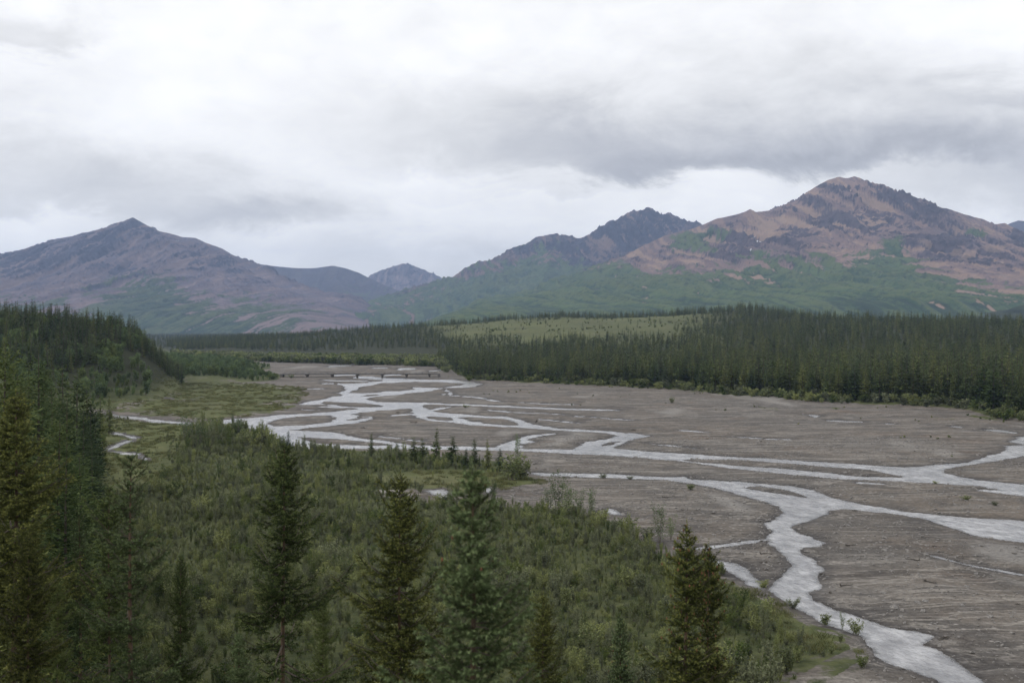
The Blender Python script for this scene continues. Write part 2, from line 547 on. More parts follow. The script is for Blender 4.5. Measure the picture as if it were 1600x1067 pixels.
# ------------------------------------------------------------------ river: traced shores, laid on the plain
W_POLY = [
    [(524,598),(540,600),(575,598),(590,596),(602,594),(575,592.5),(548,591),(562,587.5),(594,589.5),(602,591),(630,591),(650,592.5),(709,593.5),(736,596),(751,599.4),(744,604.5),(717,606),(692,606.5),(678,610),(660,612.5),(637,614),(619,617.5),(600,618.5),(580,620.5),(560,618),(541,609),(535,604)],
    [(573,623),(590,628),(657,629),(690,629.5),(690,631.5),(672,632),(659,632.5),(667,637.5),(672,641),(677,643),(712,646),(760,650),(789,650.5),(812,655),(834,663),(875,669),(950,673.5),(980,676),(985,679),(965,680),(945,676.5),(872,672.5),(825,668.5),(769,666),(729,663.5),(705,660),(675,657.5),(656,654),(650,649.5),(640,648.5),(612,650),(612,648.2),(641,646),(645,641),(642,638),(602,641),(567,644),(560,639)],
    [(330,659),(355,655),(376,653.5),(423,650),(432,648),(481,646),(520,643),(560,639.3),(553,637.5),(520,637),(497,636),(497,635),(525,634.5),(505,632),(484,632.5),(466,632.5),(466,631),(484,627),(505,624),(519,620),(536,617.5),(522,614),(538,611.5),(541,607),(550,605),(528,602),(545,600),(600,597),(640,612),(600,618.5),(580,620.5),(573,623),(590,628),(630,628.5),(650,630),(650,637),(630,638),(602,641),(567,644),(552,647),(560,650),(584,650.6),(571,658.5),(537,663),(481,669),(449,671.8),(509,674),(537,678),(562,684),(612,690),(642,694.7),(650,698),(650,701.5),(584,701),(519,700.5),(481,701),(455,700),(438,690),(420,680),(400,672),(380,668),(355,665),(335,663)],
    [(640,695),(720,697),(769,698.5),(825,701),(897,702),(915,690),(932,687.5),(950,686),(965,680.5),(955,678),(985,676),(1018,681),(1000,684),(985,688),(975,692),(955,700),(1015,705),(1107,711),(1200,716),(1320,724),(1375,727.5),(1415,730),(1462,726),(1512,722.5),(1535,715),(1565,706),(1575,699),(1566,696.5),(1600,695),(1578,691),(1575,689),(1600,681),(1660,672),(1720,668),(1720,700),(1600,712.5),(1532,724),(1495,729),(1467,735),(1475,739),(1525,749),(1600,756),(1720,768),(1720,790),(1600,775),(1520,766),(1525,764.5),(1570,766),(1525,759),(1437,754),(1375,750),(1300,747.5),(1250,742.5),(1200,738),(1112,727.5),(1062,720),(1012,716),(940,711),(895,709),(800,704.5),(720,703),(640,701.5)],
    [(770,697),(790,691),(808,687),(822,681),(835,679),(868,677),(862,679.5),(838,683),(824,687),(840,691),(812,694),(822,700),(780,700)],
    [(826,738),(900,739),(975,741),(1040,745),(1072,744),(1085,749),(1150,752),(1200,756),(1242,759),(1266,764.5),(1303,778),(1346,787.5),(1410,798),(1502,807.5),(1600,813.5),(1740,825),(1740,868),(1600,847),(1548,841),(1515,836.5),(1493,827),(1450,812),(1407,804),(1364,800),(1322,796),(1297,798),(1294,803),(1266,812),(1237,821),(1242,829),(1260,836.5),(1282,843),(1294,848),(1279,853),(1251,855),(1251,863),(1269,875),(1288,889),(1286,893),(1276,896),(1282,909),(1285,919),(1263,925.5),(1269,936),(1303,951.5),(1346,965),(1389,979),(1435,987),(1460,993),(1444,1007),(1460,1013),(1487,1028),(1512,1046.5),(1538,1067),(1620,1140),(1700,1200),(1620,1200),(1540,1120),(1456,1062),(1410,1043.5),(1365,1025),(1358,1013),(1346,994),(1322,985),(1291,977.6),(1263,961),(1236,945),(1211,931.6),(1199,921),(1205,912),(1223,899),(1233,884),(1227,872),(1205,853),(1199,841),(1202,829),(1196,817),(1211,812),(1219,801),(1219,792),(1181,780),(1137,767),(1087,757),(1045,750),(925,745.5),(845,743)],
    [(1112,873),(1152,880),(1168,889),(1182,902),(1203,914),(1195,924),(1166,914),(1146,897),(1120,883)],
    [(664,766),(690,764),(706,769),(704,778),(684,777)],
    [(756,765),(768,761),(775,765),(764,770)],
    [(940,800),(950,794),(962,795),(980,806),(960,805)],
    [(1250,646.5),(1284,649),(1275,652.5),(1262,649)],
]
W_ISLE = [
    [(542,614),(549,611),(557,608.5),(561,604),(580,602.5),(585,600),(597,598.5),(612,598.5),(622,597.5),(650,596.5),(690,597),(722,599),(727,601),(705,604),(687,606),(642,605),(649,608),(625,610.8),(597,611),(598,613),(562,614.3)],
    [(665,650.2),(700,651.5),(707,656),(700,658.3),(680,655.5)],
    [(715,652),(735,651.5),(760,652.5),(785,654),(800,657),(812,663),(816,665.2),(790,664.3),(755,661),(730,657),(722,654)],
    [(937,697),(950,691),(976,688),(965,692),(945,697)],
    [(418,659),(440,653.5),(481,650),(515,648.5),(528,654.5),(511,660),(470,664.7),(425,665.6)],
    [(500,630),(510,627),(524,628),(555,629),(575,630.5),(603,634.5),(580,636.5),(545,635.5),(520,632.5)],
    [(463,682.5),(509,685),(543,687),(594,692),(617,695),(575,696),(537,695),(487,691.5)],
    [(1066,718.5),(1085,717),(1150,718),(1200,721.5),(1287,729),(1362,734),(1395,741),(1421,745.5),(1350,744.5),(1275,736.5),(1200,730),(1145,727),(1110,723.5),(1080,721)],
    [(1160,761.5),(1190,759.5),(1233,766.5),(1275,780),(1236,774),(1190,768)],
    [(542,656.5),(562,651),(579,652),(560,655.5)],
    [(562,619.5),(580,616),(598,616.5),(585,618.5)],
]
W_LINE = [   # narrow threads: points and their width in pixels of the photograph
    ([(168,647.5),(195,652),(216,653),(240,657.5),(278,661),(315,662.5),(332,661)], 4.2),
    ([(178,676),(195,681),(213,684.5),(208,690),(196,689.5),(183,697),(165,704),(182,706.5),(200,709),(219,710.5),(224,715),(233,720)], 4.2),
    ([(247,625),(270,625.8)], 2.4),
    ([(660,629.5),(700,632),(755,633.5),(800,635.5),(850,638),(900,639.5),(965,641)], 2.6),
    ([(672,641),(690,638),(705,636)], 2.2),
    ([(512,572.5),(530,571.5),(552,570.5)], 2.6),
    ([(582,575),(605,575)], 2.0),
    ([(620,577.4),(636,576),(650,576.5)], 3.2),
    ([(672,580),(690,578.5)], 2.2),
    ([(703,576),(722,575.5)], 2.2),
    ([(523,586.5),(557,585.5)], 2.2),
    ([(600,586.5),(630,585)], 2.2),
    ([(471,607.5),(507,607.3)], 1.6),
    ([(505,599.7),(524,599.5)], 2.0),
    ([(697,609),(703,613),(706,618)], 3.5),
    ([(750,621),(760,624),(785,628)], 2.0),
    ([(1086,857.5),(1125,852.5),(1175,846),(1200,842)], 4.0),
    ([(1295,657),(1350,659.5)], 2.4),
    ([(1387,662),(1400,662.6)], 1.6),
    ([(1485,666),(1503,667.5)], 2.0),
    ([(1535,671),(1565,673.5),(1592,677)], 2.8),
    ([(1340,753.5),(1358,755),(1382,756)], 2.2),
    ([(1450,866),(1520,884),(1600,898),(1660,908)], 3.0),
    ([(505,594),(540,595),(575,595.6)], 1.8), ([(632,603.4),(665,602.6)], 1.6), ([(690,655),(730,658),(760,661.5)], 1.8),
    ([(765,641),(800,644),(850,646),(882,648)], 1.7), ([(842,655),(872,657.5),(905,661)], 1.8), ([(588,681),(620,684.5),(660,690)], 1.6),
    ([(470,640),(500,641)], 1.6), ([(900,650),(950,654),(1000,657)], 1.5), ([(1060,672),(1110,676)], 1.7), ([(1140,682),(1200,686),(1240,687)], 1.7),
    ([(1010,693),(1060,697),(1090,701)], 1.7), ([(690,616),(720,619),(750,621)], 1.5), ([(800,628),(850,631),(900,632)], 1.5),
]


def stroke_poly(pts, w):
    pts = np.asarray(pts, float)
    tn = np.gradient(pts, axis=0)
    tn /= np.linalg.norm(tn, axis=1)[:, None] + 1e-9
    nm = np.stack([-tn[:, 1], tn[:, 0]], 1)
    k = np.linspace(0, 1, len(pts))
    hw = (0.5 * w * (0.75 + 0.25 * np.sin(np.pi * k)))[:, None]
    off = nm * hw * np.array([[1.5, 1.0]])
    return np.concatenate([pts + off, (pts - off)[::-1]])


def px_poly(p):
    p = np.asarray(p, float)
    x, y = on_ground(p[:, 0], p[:, 1])
    return np.stack([x, y], 1)


W_WORLD = [px_poly(p) for p in W_POLY] + [px_poly(stroke_poly(p, w)) for p, w in W_LINE]
I_WORLD = [px_poly(p) for p in W_ISLE]

VEG_FRONT = px_poly([(-300,640),(100,640),(168,652),(240,661),(330,665),(380,669),(415,683),(452,702),(520,704),(600,707),(700,716),(790,726),(832,744),(848,757),(800,764),(752,772),(715,781),(655,782),(640,768),(612,770),(640,784),(720,790),(800,794),(860,801),(930,814),(1000,836),(1050,860),(1115,884),(1148,898),(1180,924),(1240,956),(1290,986),(1338,998),(1352,1020),(1310,1040),(1250,1080),(1230,1200),(1000,1300),(100,1300),(-400,1200)])
VEG_LEFT = px_poly([(100,640),(172,643),(230,650),(330,657),(376,652),(428,646),(455,637),(462,628),(478,618),(474,606),(430,603),(400,598),(440,594),(444,588),(430,584),(400,582),(430,574),(400,566),(330,560),(100,555),(-300,555),(-300,640)])
MEAD_LEFT = px_poly([(172,643),(230,650),(330,657),(376,652),(428,646),(455,637),(462,628),(478,618),(474,606),(430,603),(400,598),(330,589),(270,590),(244,605),(244,628),(180,636)])
MEAD_FRONT = px_poly([(165,655),(330,666),(300,688),(262,720),(250,760),(190,770),(130,740),(150,690)])
MEAD_STRIP = px_poly([(600,742),(700,738),(840,748),(848,757),(800,764),(730,770),(640,762),(560,752)])
BANK_RIGHT = px_poly([(1150,900),(1240,956),(1290,986),(1338,998),(1352,1020),(1280,1020),(1200,965),(1130,910)])

EDGE_PX = [-900, 180, 250, 280, 400, 560, 680, 700, 712, 730, 800, 860, 940, 1000, 1080, 1130, 1200, 1300, 1400, 1500, 1560, 1600, 1800, 2600]
EDGE_D = [2400, 2400, 1300, 936, 858, 792, 762, 654, 560, 502, 479, 468, 448, 433, 416, 388, 374, 349, 335, 322, 288, 278, 250, 200]
CREST_PX = [-900, 230, 290, 400, 500, 600, 700, 800, 880, 960, 1050, 1160, 1250, 1400, 1600, 1900, 2600]
CREST_Z = [0, 0, 4, 10, 15, 21, 27, 32.5, 35, 33, 35, 41, 31, 27, 24, 24, 20]
CREST_D = [3000, 2600, 1500, 1350, 1300, 1250, 1250, 1250, 1250, 1250, 1200, 1150, 1000, 900, 850, 800, 700]
TOE = np.array([(-330, 760), (-205, 560), (-118, 310), (-86, 219), (-62, 148), (-33, 78), (0, 54), (40, 46), (90, 40), (260, 20)], float)
BLUFF = np.concatenate([TOE, [(260, -300), (-900, -300), (-900, 760)]])
HILL = [np.array(at_depth(*p)) for p in ((-420, 492, 400), (-200, 492, 420), (0, 503, 440), (60, 505, 445), (120, 512, 450), (180, 528, 470), (215, 548, 490), (245, 568, 508), (262, 582, 516), (275, 592, 520))]
HILL = np.array([(p[0], p[1], max(p[2], 0.5)) for p in HILL])


def azpx(X, Y):
    return 800 + FPX * X / np.maximum(Y, 20.0)


def water_sd(X, Y):
    sd = np.full(X.shape, 40.0)
    for p in W_WORLD:
        sd = np.minimum(sd, poly_sd(X, Y, p))
    for p in I_WORLD:
        sd = np.maximum(sd, -poly_sd(X, Y, p))
    return sd


def terrain(X, Y, full=False):
    """height of the ground; with full also the zones"""
    n_low = fbm(X / 38, Y / 38, 3, 11)
    n_mid = fbm(X / 7.0, Y / 9.0, 3, 21)
    sd = water_sd(X, Y)
    sd = sd + 0.7 * fbm(X / 5.0, Y / 7.0, 3, 31) * np.clip(Y / 220.0, 0.5, 2.2) + 0.35 * fbm(X / 1.5, Y / 2.2, 2, 35) * np.clip(Y / 200.0, 0.5, 1.5)
    dry = np.clip(sd, -4, 30)
    bank = 0.05 + 0.16 * sst(dry, 0.0, 2.5) + 0.14 * sst(dry, 2.0, 14.0)
    z = np.where(sd > 0, bank + (0.10 * n_low + 0.10 * n_mid) * sst(dry, 0, 6), -0.05 + np.clip(sd, -1.5, 0) * 0.3)
    apx = azpx(X, Y)
    # wooded rise on the far side
    d0 = np.interp(apx, EDGE_PX, EDGE_D)
    d1 = np.interp(apx, CREST_PX, CREST_D)
    z1 = np.interp(apx, CREST_PX, CREST_Z)
    s = (Y - d0) / np.maximum(d1 - d0, 50)
    rise = z1 * np.clip(s, 0, 1) ** 1.45
    back = np.exp(-(np.maximum(Y - d1, 0) / 700.0) ** 2)
    rise = np.where(s > 1, z1 * (0.25 + 0.75 * back), rise)
    rise = rise + np.clip(s, 0, 0.3) * 6.0 * fbm(X / 120, Y / 120, 3, 41) * (Y > d0) * (z1 > 1)
    edge_step = 0.7 * sst(Y - d0, -2, 4) * (apx > 500)
    z = z + np.where(Y > d0 - 2, np.maximum(rise, 0) + edge_step, 0)
    # left hill
    dh, uh, zh = line_dist(X, Y, HILL)
    L = 12 + 2.9 * np.maximum(zh, 0)
    hill = zh * np.exp(-(dh / L) ** 2) + 1.2 * fbm(X / 40, Y / 40, 3, 51) * np.exp(-(dh / 90) ** 2)
    hill = hill * sst(-(X + 0.298 * Y), -3, 24)      # the hill ends in a steep nose above the flat
    z = z + np.maximum(hill - 0.4, 0)
    # bluff the picture is taken from
    inb = poly_sd(X, Y, BLUFF, 1e6) < 0
    tz = np.concatenate([TOE, np.zeros((len(TOE), 1))], 1)
    dt, _, _ = line_dist(X, Y, tz)
    sb = np.where(inb, dt, 0)
    prof = np.interp(sb, [0, 8, 28, 42, 50, 60, 400], [0, 2.2, 13.2, 19.2, 22.0, 22.4, 60])
    prof2 = np.interp(sb, [0, 10, 60, 400], [0, 2.5, 20, 45])
    k = sst(np.hypot(X, Y), 45, 110)
    bl = prof * (1 - k) + prof2 * k
    bl = bl + np.where(sb > 3, 0.5 * fbm(X / 9, Y / 9, 3, 61), 0) * sst(np.hypot(X, Y), 4, 20)
    z = np.where(inb, np.maximum(z, bl), z)
    if not full:
        return z
    v1 = poly_sd(X, Y, VEG_FRONT, 60)
    v2 = poly_sd(X, Y, VEG_LEFT, 60)
    nz = 2.2 * fbm(X / 12, Y / 16, 3, 71)
    veg = sst(-(np.minimum(v1, v2) + nz), -2.0, 3.0)
    vedge = sst(Y - d0 + 3.0 * fbm(X / 14, Y / 14, 2, 75), -5, 3)
    veg = np.maximum(veg, vedge)
    veg = np.maximum(veg, sst(sb, 0, 3))
    veg = np.maximum(veg, sst(hill, 0.4, 1.5))
    # scattered plant patches on the old gravel at the far side
    patch = fbm(X / 16, Y / 30, 4, 81)
    near_edge = sst(d0 - Y, 150, 5) * sst(apx, 640, 760) * sst(d0 - Y, -6, 2)
    veg = np.maximum(veg, 0.62 * sst(patch, 0.34, 0.8) * near_edge)
    veg = veg * sst(sd, 0.2, 1.2)
    left = poly_sd(X, Y, MEAD_LEFT, 60)
    veg = np.where(left < 0, np.minimum(veg, 0.58 + 0.30 * fbm(X / 10, Y / 22, 4, 83) + 0.25 * sst(left, -2, -18)), veg)
    veg = np.maximum(veg, sst(hill, 0.8, 2.0))
    veg = np.maximum(veg, sst(Y, 880, 930) * (apx < 400))
    mead = np.maximum.reduce([sst(-left, -3, 3) * (0.5 + 0.35 * fbm(X / 14, Y / 24, 3, 86)), sst(-poly_sd(X, Y, MEAD_FRONT, 60), -4, 6) * 0.75,
                              sst(-poly_sd(X, Y, MEAD_STRIP, 60), -2, 3) * 0.8, sst(-poly_sd(X, Y, BANK_RIGHT, 60), -1, 2) * 0.8])
    mead = np.maximum(mead, sst(apx, 620, 720) * sst(-apx, -1180, -1080) * sst(Y - d0, 300, 380) * (0.85 + 0.2 * fbm(X / 70, Y / 90, 3, 77)))
    mead = np.maximum(mead, near_edge * 0.6)
    wood = np.maximum(sst(Y - d0, 2, 10) * (1 - mead), sst(hill, 2, 6))
    wet = sst(-sd, -1.6 - 0.004 * Y, 0.1) * (sd > -6)
    wet = np.maximum(wet, 0.55 * sst(fbm(X / 20, Y / 34, 3, 91), 0.15, 0.75) * sst(-sd, -12, -1))
    silt = sst(fbm(X / 24, Y / 70, 4, 95), 0.35, 0.75) * sst(sd, 2, 5)
    return z, dict(veg=veg, meadow=mead, wet=wet, silt=silt, wood=wood, sd=sd)


def build_ground():
    a = np.concatenate([np.linspace(-1.1, -0.505, 36), np.linspace(-0.5, 0.5, 870), np.linspace(0.505, 1.1, 36)])
    ys = np.arange(1067, 556, -1.3)
    dn = CAM_H * FPX / (ys - HORIZON)
    near = np.concatenate([np.linspace(-38, 24, 34), np.linspace(26, dn[0] - 0.8, 34)])
    far = np.geomspace(dn[-1] * 1.012, 10300, 86)
    D = np.concatenate([near, dn, far])
    A, DD = np.meshgrid(a, D)
    X = A * (DD + 40.0)
    Y = DD
    Xf, Yf = X.ravel(), Y.ravel()
    z, zones = terrain(Xf, Yf, True)
    me = mesh_np('ground', np.stack([Xf, Yf, z], 1), grid_faces(len(D), len(a)), [M_ground], smooth=True)
    for k in ('veg', 'meadow', 'wet', 'silt', 'wood'):
        fattr(me, k, zones[k])
    # water: one level sheet over the parts of the bed that lie below it
    F = grid_faces(len(D), len(a))
    wetf = (zones['sd'][F].min(1) < 0.6) & (Yf[F].min(1) < 900) & (z[F].min(1) < 0.02)
    Fw = F[wetf]
    used, inv = np.unique(Fw, return_inverse=True)
    Vw = np.stack([Xf[used], Yf[used], np.full(len(used), -0.02)], 1)
    mw = mesh_np('river', Vw, inv.reshape(-1, 4), [M_water], smooth=True)
    fattr(mw, 'shore', zones['sd'][used])
    fattr(mw, 'away', Yf[used])
    ow = link(bpy.data.objects.new('river', mw))
    tag(ow, 'pale silty braided river winding over the gravel plain', 'river', kind='structure')
    o = link(bpy.data.objects.new('ground', me))
    tag(o, 'grey brown gravel plain and green valley floor under everything', 'ground', kind='structure')


build_ground()

# ------------------------------------------------------------------ mountains
def mountain(name, label, ridges, bounds, step, mat, tree_line, slope=0.72, crag_px=(), ochre_px=(), snow_px=(), veg_px=(), rough=1.0, seed=0, crag_amt=0.5, jag=6.0, cut=-4.0, cj=0.18):
    x0, x1, y0, y1 = bounds
    nx = int((x1 - x0) / step) + 1
    ny = int((y1 - y0) / step) + 1
    X, Y = np.meshgrid(np.linspace(x0, x1, nx), np.linspace(y0, y1, ny))
    X, Y = X.ravel(), Y.ravel()
    wx = X + rough * (30 * fbm(X / 420, Y / 420, 3, seed + 1) + 5 * fbm(X / 70, Y / 70, 3, seed + 2))
    wy = Y + rough * (30 * fbm(X / 420, Y / 420, 3, seed + 5) + 5 * fbm(X / 70, Y / 70, 3, seed + 6))
    H = np.full(X.shape, -50.0)
    ST = np.zeros(X.shape)
    for i, rg in enumerate(ridges):
        P = np.array([np.array(at_depth(*p)).ravel() for p in rg])
        main = i == 0
        px_, py_ = (X, Y) if main else (wx, wy)
        dist, u, zr = line_dist(px_, py_, P)
        d_raw = dist
        if main:                        # gullies keep clear of the crest itself
            d2, u2, _ = line_dist(wx, wy, P)
            k = sst(dist, 20, 160)
            dist = dist * (1 - k) + d2 * k
        ax = P[-1, :2] - P[0, :2]
        ax = ax / np.linalg.norm(ax)
        u = (wx - P[0, 0]) * ax[0] + (wy - P[0, 1]) * ax[1]
        gl = ridged(u / 130.0 + i * 7.3, dist / 2200.0 + i, 3, seed + 20 + i)
        gl2 = ridged(u / 34.0 + i * 3.1, dist / 700.0 + i, 3, seed + 40 + i)
        off = rough * (np.minimum(0.36 * dist, 100) * (gl - 0.3) + np.minimum(0.20 * dist, 26) * (gl2 - 0.3)) * sst(dist, 8, 100)
        s = slope * (1.0 if main else 0.82)
        low = 0.0 if main else 42 * (1 - sst(np.hypot(wx - P[0, 0], wy - P[0, 1]), 40, 480))   # spurs leave the crest below it
        h = np.full(X.shape, -50.0)
        for q in range(len(P) - 1):     # every stretch of the ridge falls away by itself; the highest wins
            dq, _, zq = line_dist(px_, py_, P[q:q + 2])
            if main:
                dq = dq + (dist - d_raw)
            zq = np.maximum(zq - low, 20.0)
            h = np.maximum(h, zq * np.exp(-s * np.maximum(dq - off, 0) / zq))
        m = h > H
        ga, gb = (gl - gl.mean()) / gl.std(), (gl2 - gl2.mean()) / gl2.std()
        ST = np.where(m, 0.5 - 0.14 * ga - 0.20 * gb, ST)
        H = np.where(m, h, H)
    crest, _, _ = line_dist(X, Y, np.array([np.array(at_depth(*p)).ravel() for p in ridges[0]]))
    kk = sst(crest, 0, 60)
    H = H + jag * fbm(X / 26, Y / 26, 4, seed + 60, 0.6) * (cj + (1 - cj) * kk) * sst(H, 60, 260)
    H = H + rough * 12 * fbm(X / 170, Y / 170, 3, seed + 66) * sst(crest, 60, 300) * sst(H, 40, 250)
    PX, PY = to_px(X, Y, H)
    n = fbm(X / 130, Y / 130, 4, seed + 70)
    n2 = fbm(X / 45, Y / 45, 3, seed + 75)
    tl = np.interp(PX, [p[0] for p in tree_line], [p[1] for p in tree_line])
    veg = sst(PY - tl + 12 * n + 5 * n2 - 62 * (ST - 0.5), -20, 20)

    def blobs(lst):
        v = np.zeros(X.shape)
        for (bx, by, rx, ry) in lst:
            r = np.hypot((PX - bx + 9 * n2 + 10 * n) / rx, (PY - by + 5 * n + 3 * n2) / ry) + 0.45 * n2 + 0.5 * (ST - 0.5)
            v = np.maximum(v, sst(-r, -1.5, -0.2))
        return v
    gz = np.gradient(H.reshape(ny, nx), step)
    sl = np.hypot(gz[0], gz[1]).ravel()
    crag = np.clip(crag_amt * sst(sl + 0.25 * n, 0.72, 1.15) + 0.55 * blobs(crag_px), 0, 1)
    veg = np.clip(np.maximum(veg, blobs(veg_px)) - 0.9 * blobs(ochre_px) * (PY < tl + 30), 0, 1)
    E = np.minimum.reduce([X - x0, x1 - X, Y - y0, y1 - Y])
    H = H * sst(E, 0, 420) - 25 * sst(-E, -200, 0) + cut
    me = mesh_np(name, np.stack([X, Y, H], 1), grid_faces(ny, nx), [mat], smooth=True)
    for k, v in (('veg', veg), ('crag', crag), ('ochre', blobs(ochre_px)), ('snow', blobs(snow_px)), ('streak', np.clip(ST, 0, 1))):
        fattr(me, k, v)
    o = link(bpy.data.objects.new(name, me))
    return tag(o, label, 'mountain', kind='structure')


GREEN1, GREEN2 = (0.036, 0.070, 0.024), (0.074, 0.108, 0.034)
MM_right = mountain_mat('rock_right', (0.245, 0.168, 0.138), (0.190, 0.132, 0.116), (0.058, 0.045, 0.048), (0.325, 0.230, 0.160), GREEN1, GREEN2)
MM_left = mountain_mat('rock_left', (0.170, 0.130, 0.134), (0.132, 0.107, 0.120), (0.050, 0.048, 0.066), (0.235, 0.175, 0.165), (0.034, 0.062, 0.027), (0.066, 0.092, 0.038))
MM_mid = mountain_mat('rock_mid', (0.140, 0.098, 0.086), (0.096, 0.073, 0.072), (0.030, 0.027, 0.034), (0.205, 0.142, 0.112), GREEN1, (0.070, 0.102, 0.034))
MM_dark = mountain_mat('rock_dark', (0.064, 0.050, 0.053), (0.052, 0.043, 0.048), (0.040, 0.036, 0.042), (0.088, 0.074, 0.068), (0.038, 0.054, 0.029), (0.060, 0.075, 0.036))
MM_far = mountain_mat('rock_far', (0.16, 0.125, 0.132), (0.115, 0.096, 0.108), (0.055, 0.052, 0.065), (0.27, 0.205, 0.195), GREEN1, GREEN2)
MM_knoll = mountain_mat('wooded_knoll', (0.03, 0.042, 0.022), (0.03, 0.042, 0.022), (0.02, 0.03, 0.018), (0.04, 0.05, 0.025), (0.022, 0.034, 0.018), (0.04, 0.055, 0.026))


def const(lst, dd):
    return [(p[0], p[1], p[2] if len(p) > 2 else dd) for p in lst]


mountain('right_mountain', 'broad brown and green mountain with a rounded summit, highest in view',
    [const([(640,512,4100),(780,490,4400),(840,468,4600),(890,443,4750),(930,422,4800),(960,408,4850),(1000,385,4900),(1040,366),(1085,355),(1095,351),(1120,340),(1150,334),(1165,329),(1172,325),(1182,330),(1210,326),(1240,313),(1255,303),(1275,290),(1295,279),(1310,275),(1325,277),(1335,274),(1345,277),(1360,287),(1380,299),(1385,303),(1408,304),(1430,312),(1450,315),(1462,322),(1480,324),(1500,331),(1520,337),(1537,341),(1552,349),(1570,347),(1580,353),(1610,365),(1660,370),(1750,380),(1900,410)], 5000),
     [(1335,278,5000),(1340,322,4650),(1330,360,4400),(1320,395,4150),(1290,430,3900),(1270,465,3600)],
     [(1340,322,4650),(1380,345,4500),(1400,370,4350),(1440,410,4100),(1480,435,3900),(1530,455,3700)],
     [(1408,306,5000),(1440,345,4750),(1480,370,4600),(1500,395,4450),(1560,425,4200),(1600,445,4000)],
     [(1500,333,5000),(1540,370,4700),(1600,400,4400),(1680,430,4100)],
     [(1165,331,5000),(1150,365,4800),(1120,385,4600),(1070,415,4350),(1010,445,4050),(940,475,3700)],
     [(1255,305,5000),(1240,345,4750),(1210,385,4500),(1170,420,4200),(1120,450,3900),(1060,475,3600)],
     [(1330,360,4400),(1250,400,4300),(1220,430,4000),(1180,460,3700)],
     [(1040,368,5000),(1000,410,4700),(930,445,4400),(870,472,4100)]],
    (-520, 3400, 2700, 5600), 7.2, MM_right,
    [(700,400),(900,415),(960,425),(1000,432),(1060,425),(1110,432),(1160,425),(1210,415),(1260,412),(1320,410),(1370,392),(1410,396),(1450,430),(1500,442),(1560,455),(1620,460),(1800,455)],
    crag_px=[(1340,345,55,16),(1250,360,22,8),(1240,378,14,8),(1150,375,26,9),(1140,395,34,8),(1290,345,40,10),(1420,312,36,9),(1450,325,30,8),(1360,350,26,16),(1480,375,50,8),(1470,390,30,6),(1540,400,36,10),(1590,370,20,16),(1060,385,22,7),(1395,305,20,6),(1310,290,28,6)],
    ochre_px=[(1440,375,10,6),(1500,395,13,7),(1495,360,14,10),(1390,320,22,6),(1290,325,20,6),(1520,392,10,4),(1230,340,16,10),(1320,408,14,6),(1360,300,14,8),(1560,385,30,6),(1580,432,30,9),(1510,430,24,7),(1200,360,20,8),(1080,410,24,8),(1020,415,20,8)],
    veg_px=[(1090,370,40,9),(1120,360,24,6),(1075,385,36,8),(1395,385,22,16),(1520,362,26,6),(1190,398,16,8),(960,425,60,10)],
    snow_px=[(1182,372,1.4,5),(1178,390,1.4,5)], seed=100, crag_amt=0.55)

mountain('left_mountain', 'purple grey pointed mountain rising behind the wooded hill',
    [const([(-260,440),(-120,415),(-40,405),(0,402),(25,392),(50,383),(90,371),(115,367),(160,355),(178,355),(196,348),(200,341),(207,338),(216,343),(240,356),(250,360),(265,363),(285,369),(305,370),(320,377),(345,386),(365,398),(400,428,6100),(440,460,5900),(480,487,5700),(530,507,5400)], 6200),
     [(207,340,6200),(215,380,5900),(225,410,5600),(235,437,5300),(250,470,4900),(280,500,4500)],
     [(235,437,5300),(150,470,5000),(120,500,4700)],
     [(285,371,6200),(330,420,5700),(370,450,5400),(420,490,5000)],
     [(115,369,6200),(100,410,5700),(80,450,5300),(60,490,4900)],
     [(25,394,6200),(0,430,5700),(-30,470,5300)],
     [(250,362,6200),(290,400,5900),(320,440,5600),(345,475,5200)],
     [(160,358,6200),(155,400,5800),(120,440,5400)]],
    (-3700, -500, 4000, 6700), 8.0, MM_left,
    [(-200,470),(60,480),(130,478),(160,462),(200,442),(235,436),(265,442),(300,462),(350,468),(400,478),(450,490),(520,500)],
    crag_px=[(60,400,60,12),(20,415,40,16),(207,350,40,10),(130,390,50,12),(310,405,30,12),(200,420,30,10),(160,375,30,8)],
    ochre_px=[(118,470,9,16),(195,405,12,16),(245,400,10,16),(340,440,12,20),(345,470,16,5),(395,502,14,4),(285,420,10,18),(320,400,8,12),(380,430,10,14)],
    snow_px=[(281,377,1.3,1.6),(301,404,1.2,1.2)], seed=200, crag_amt=0.45, slope=0.66)

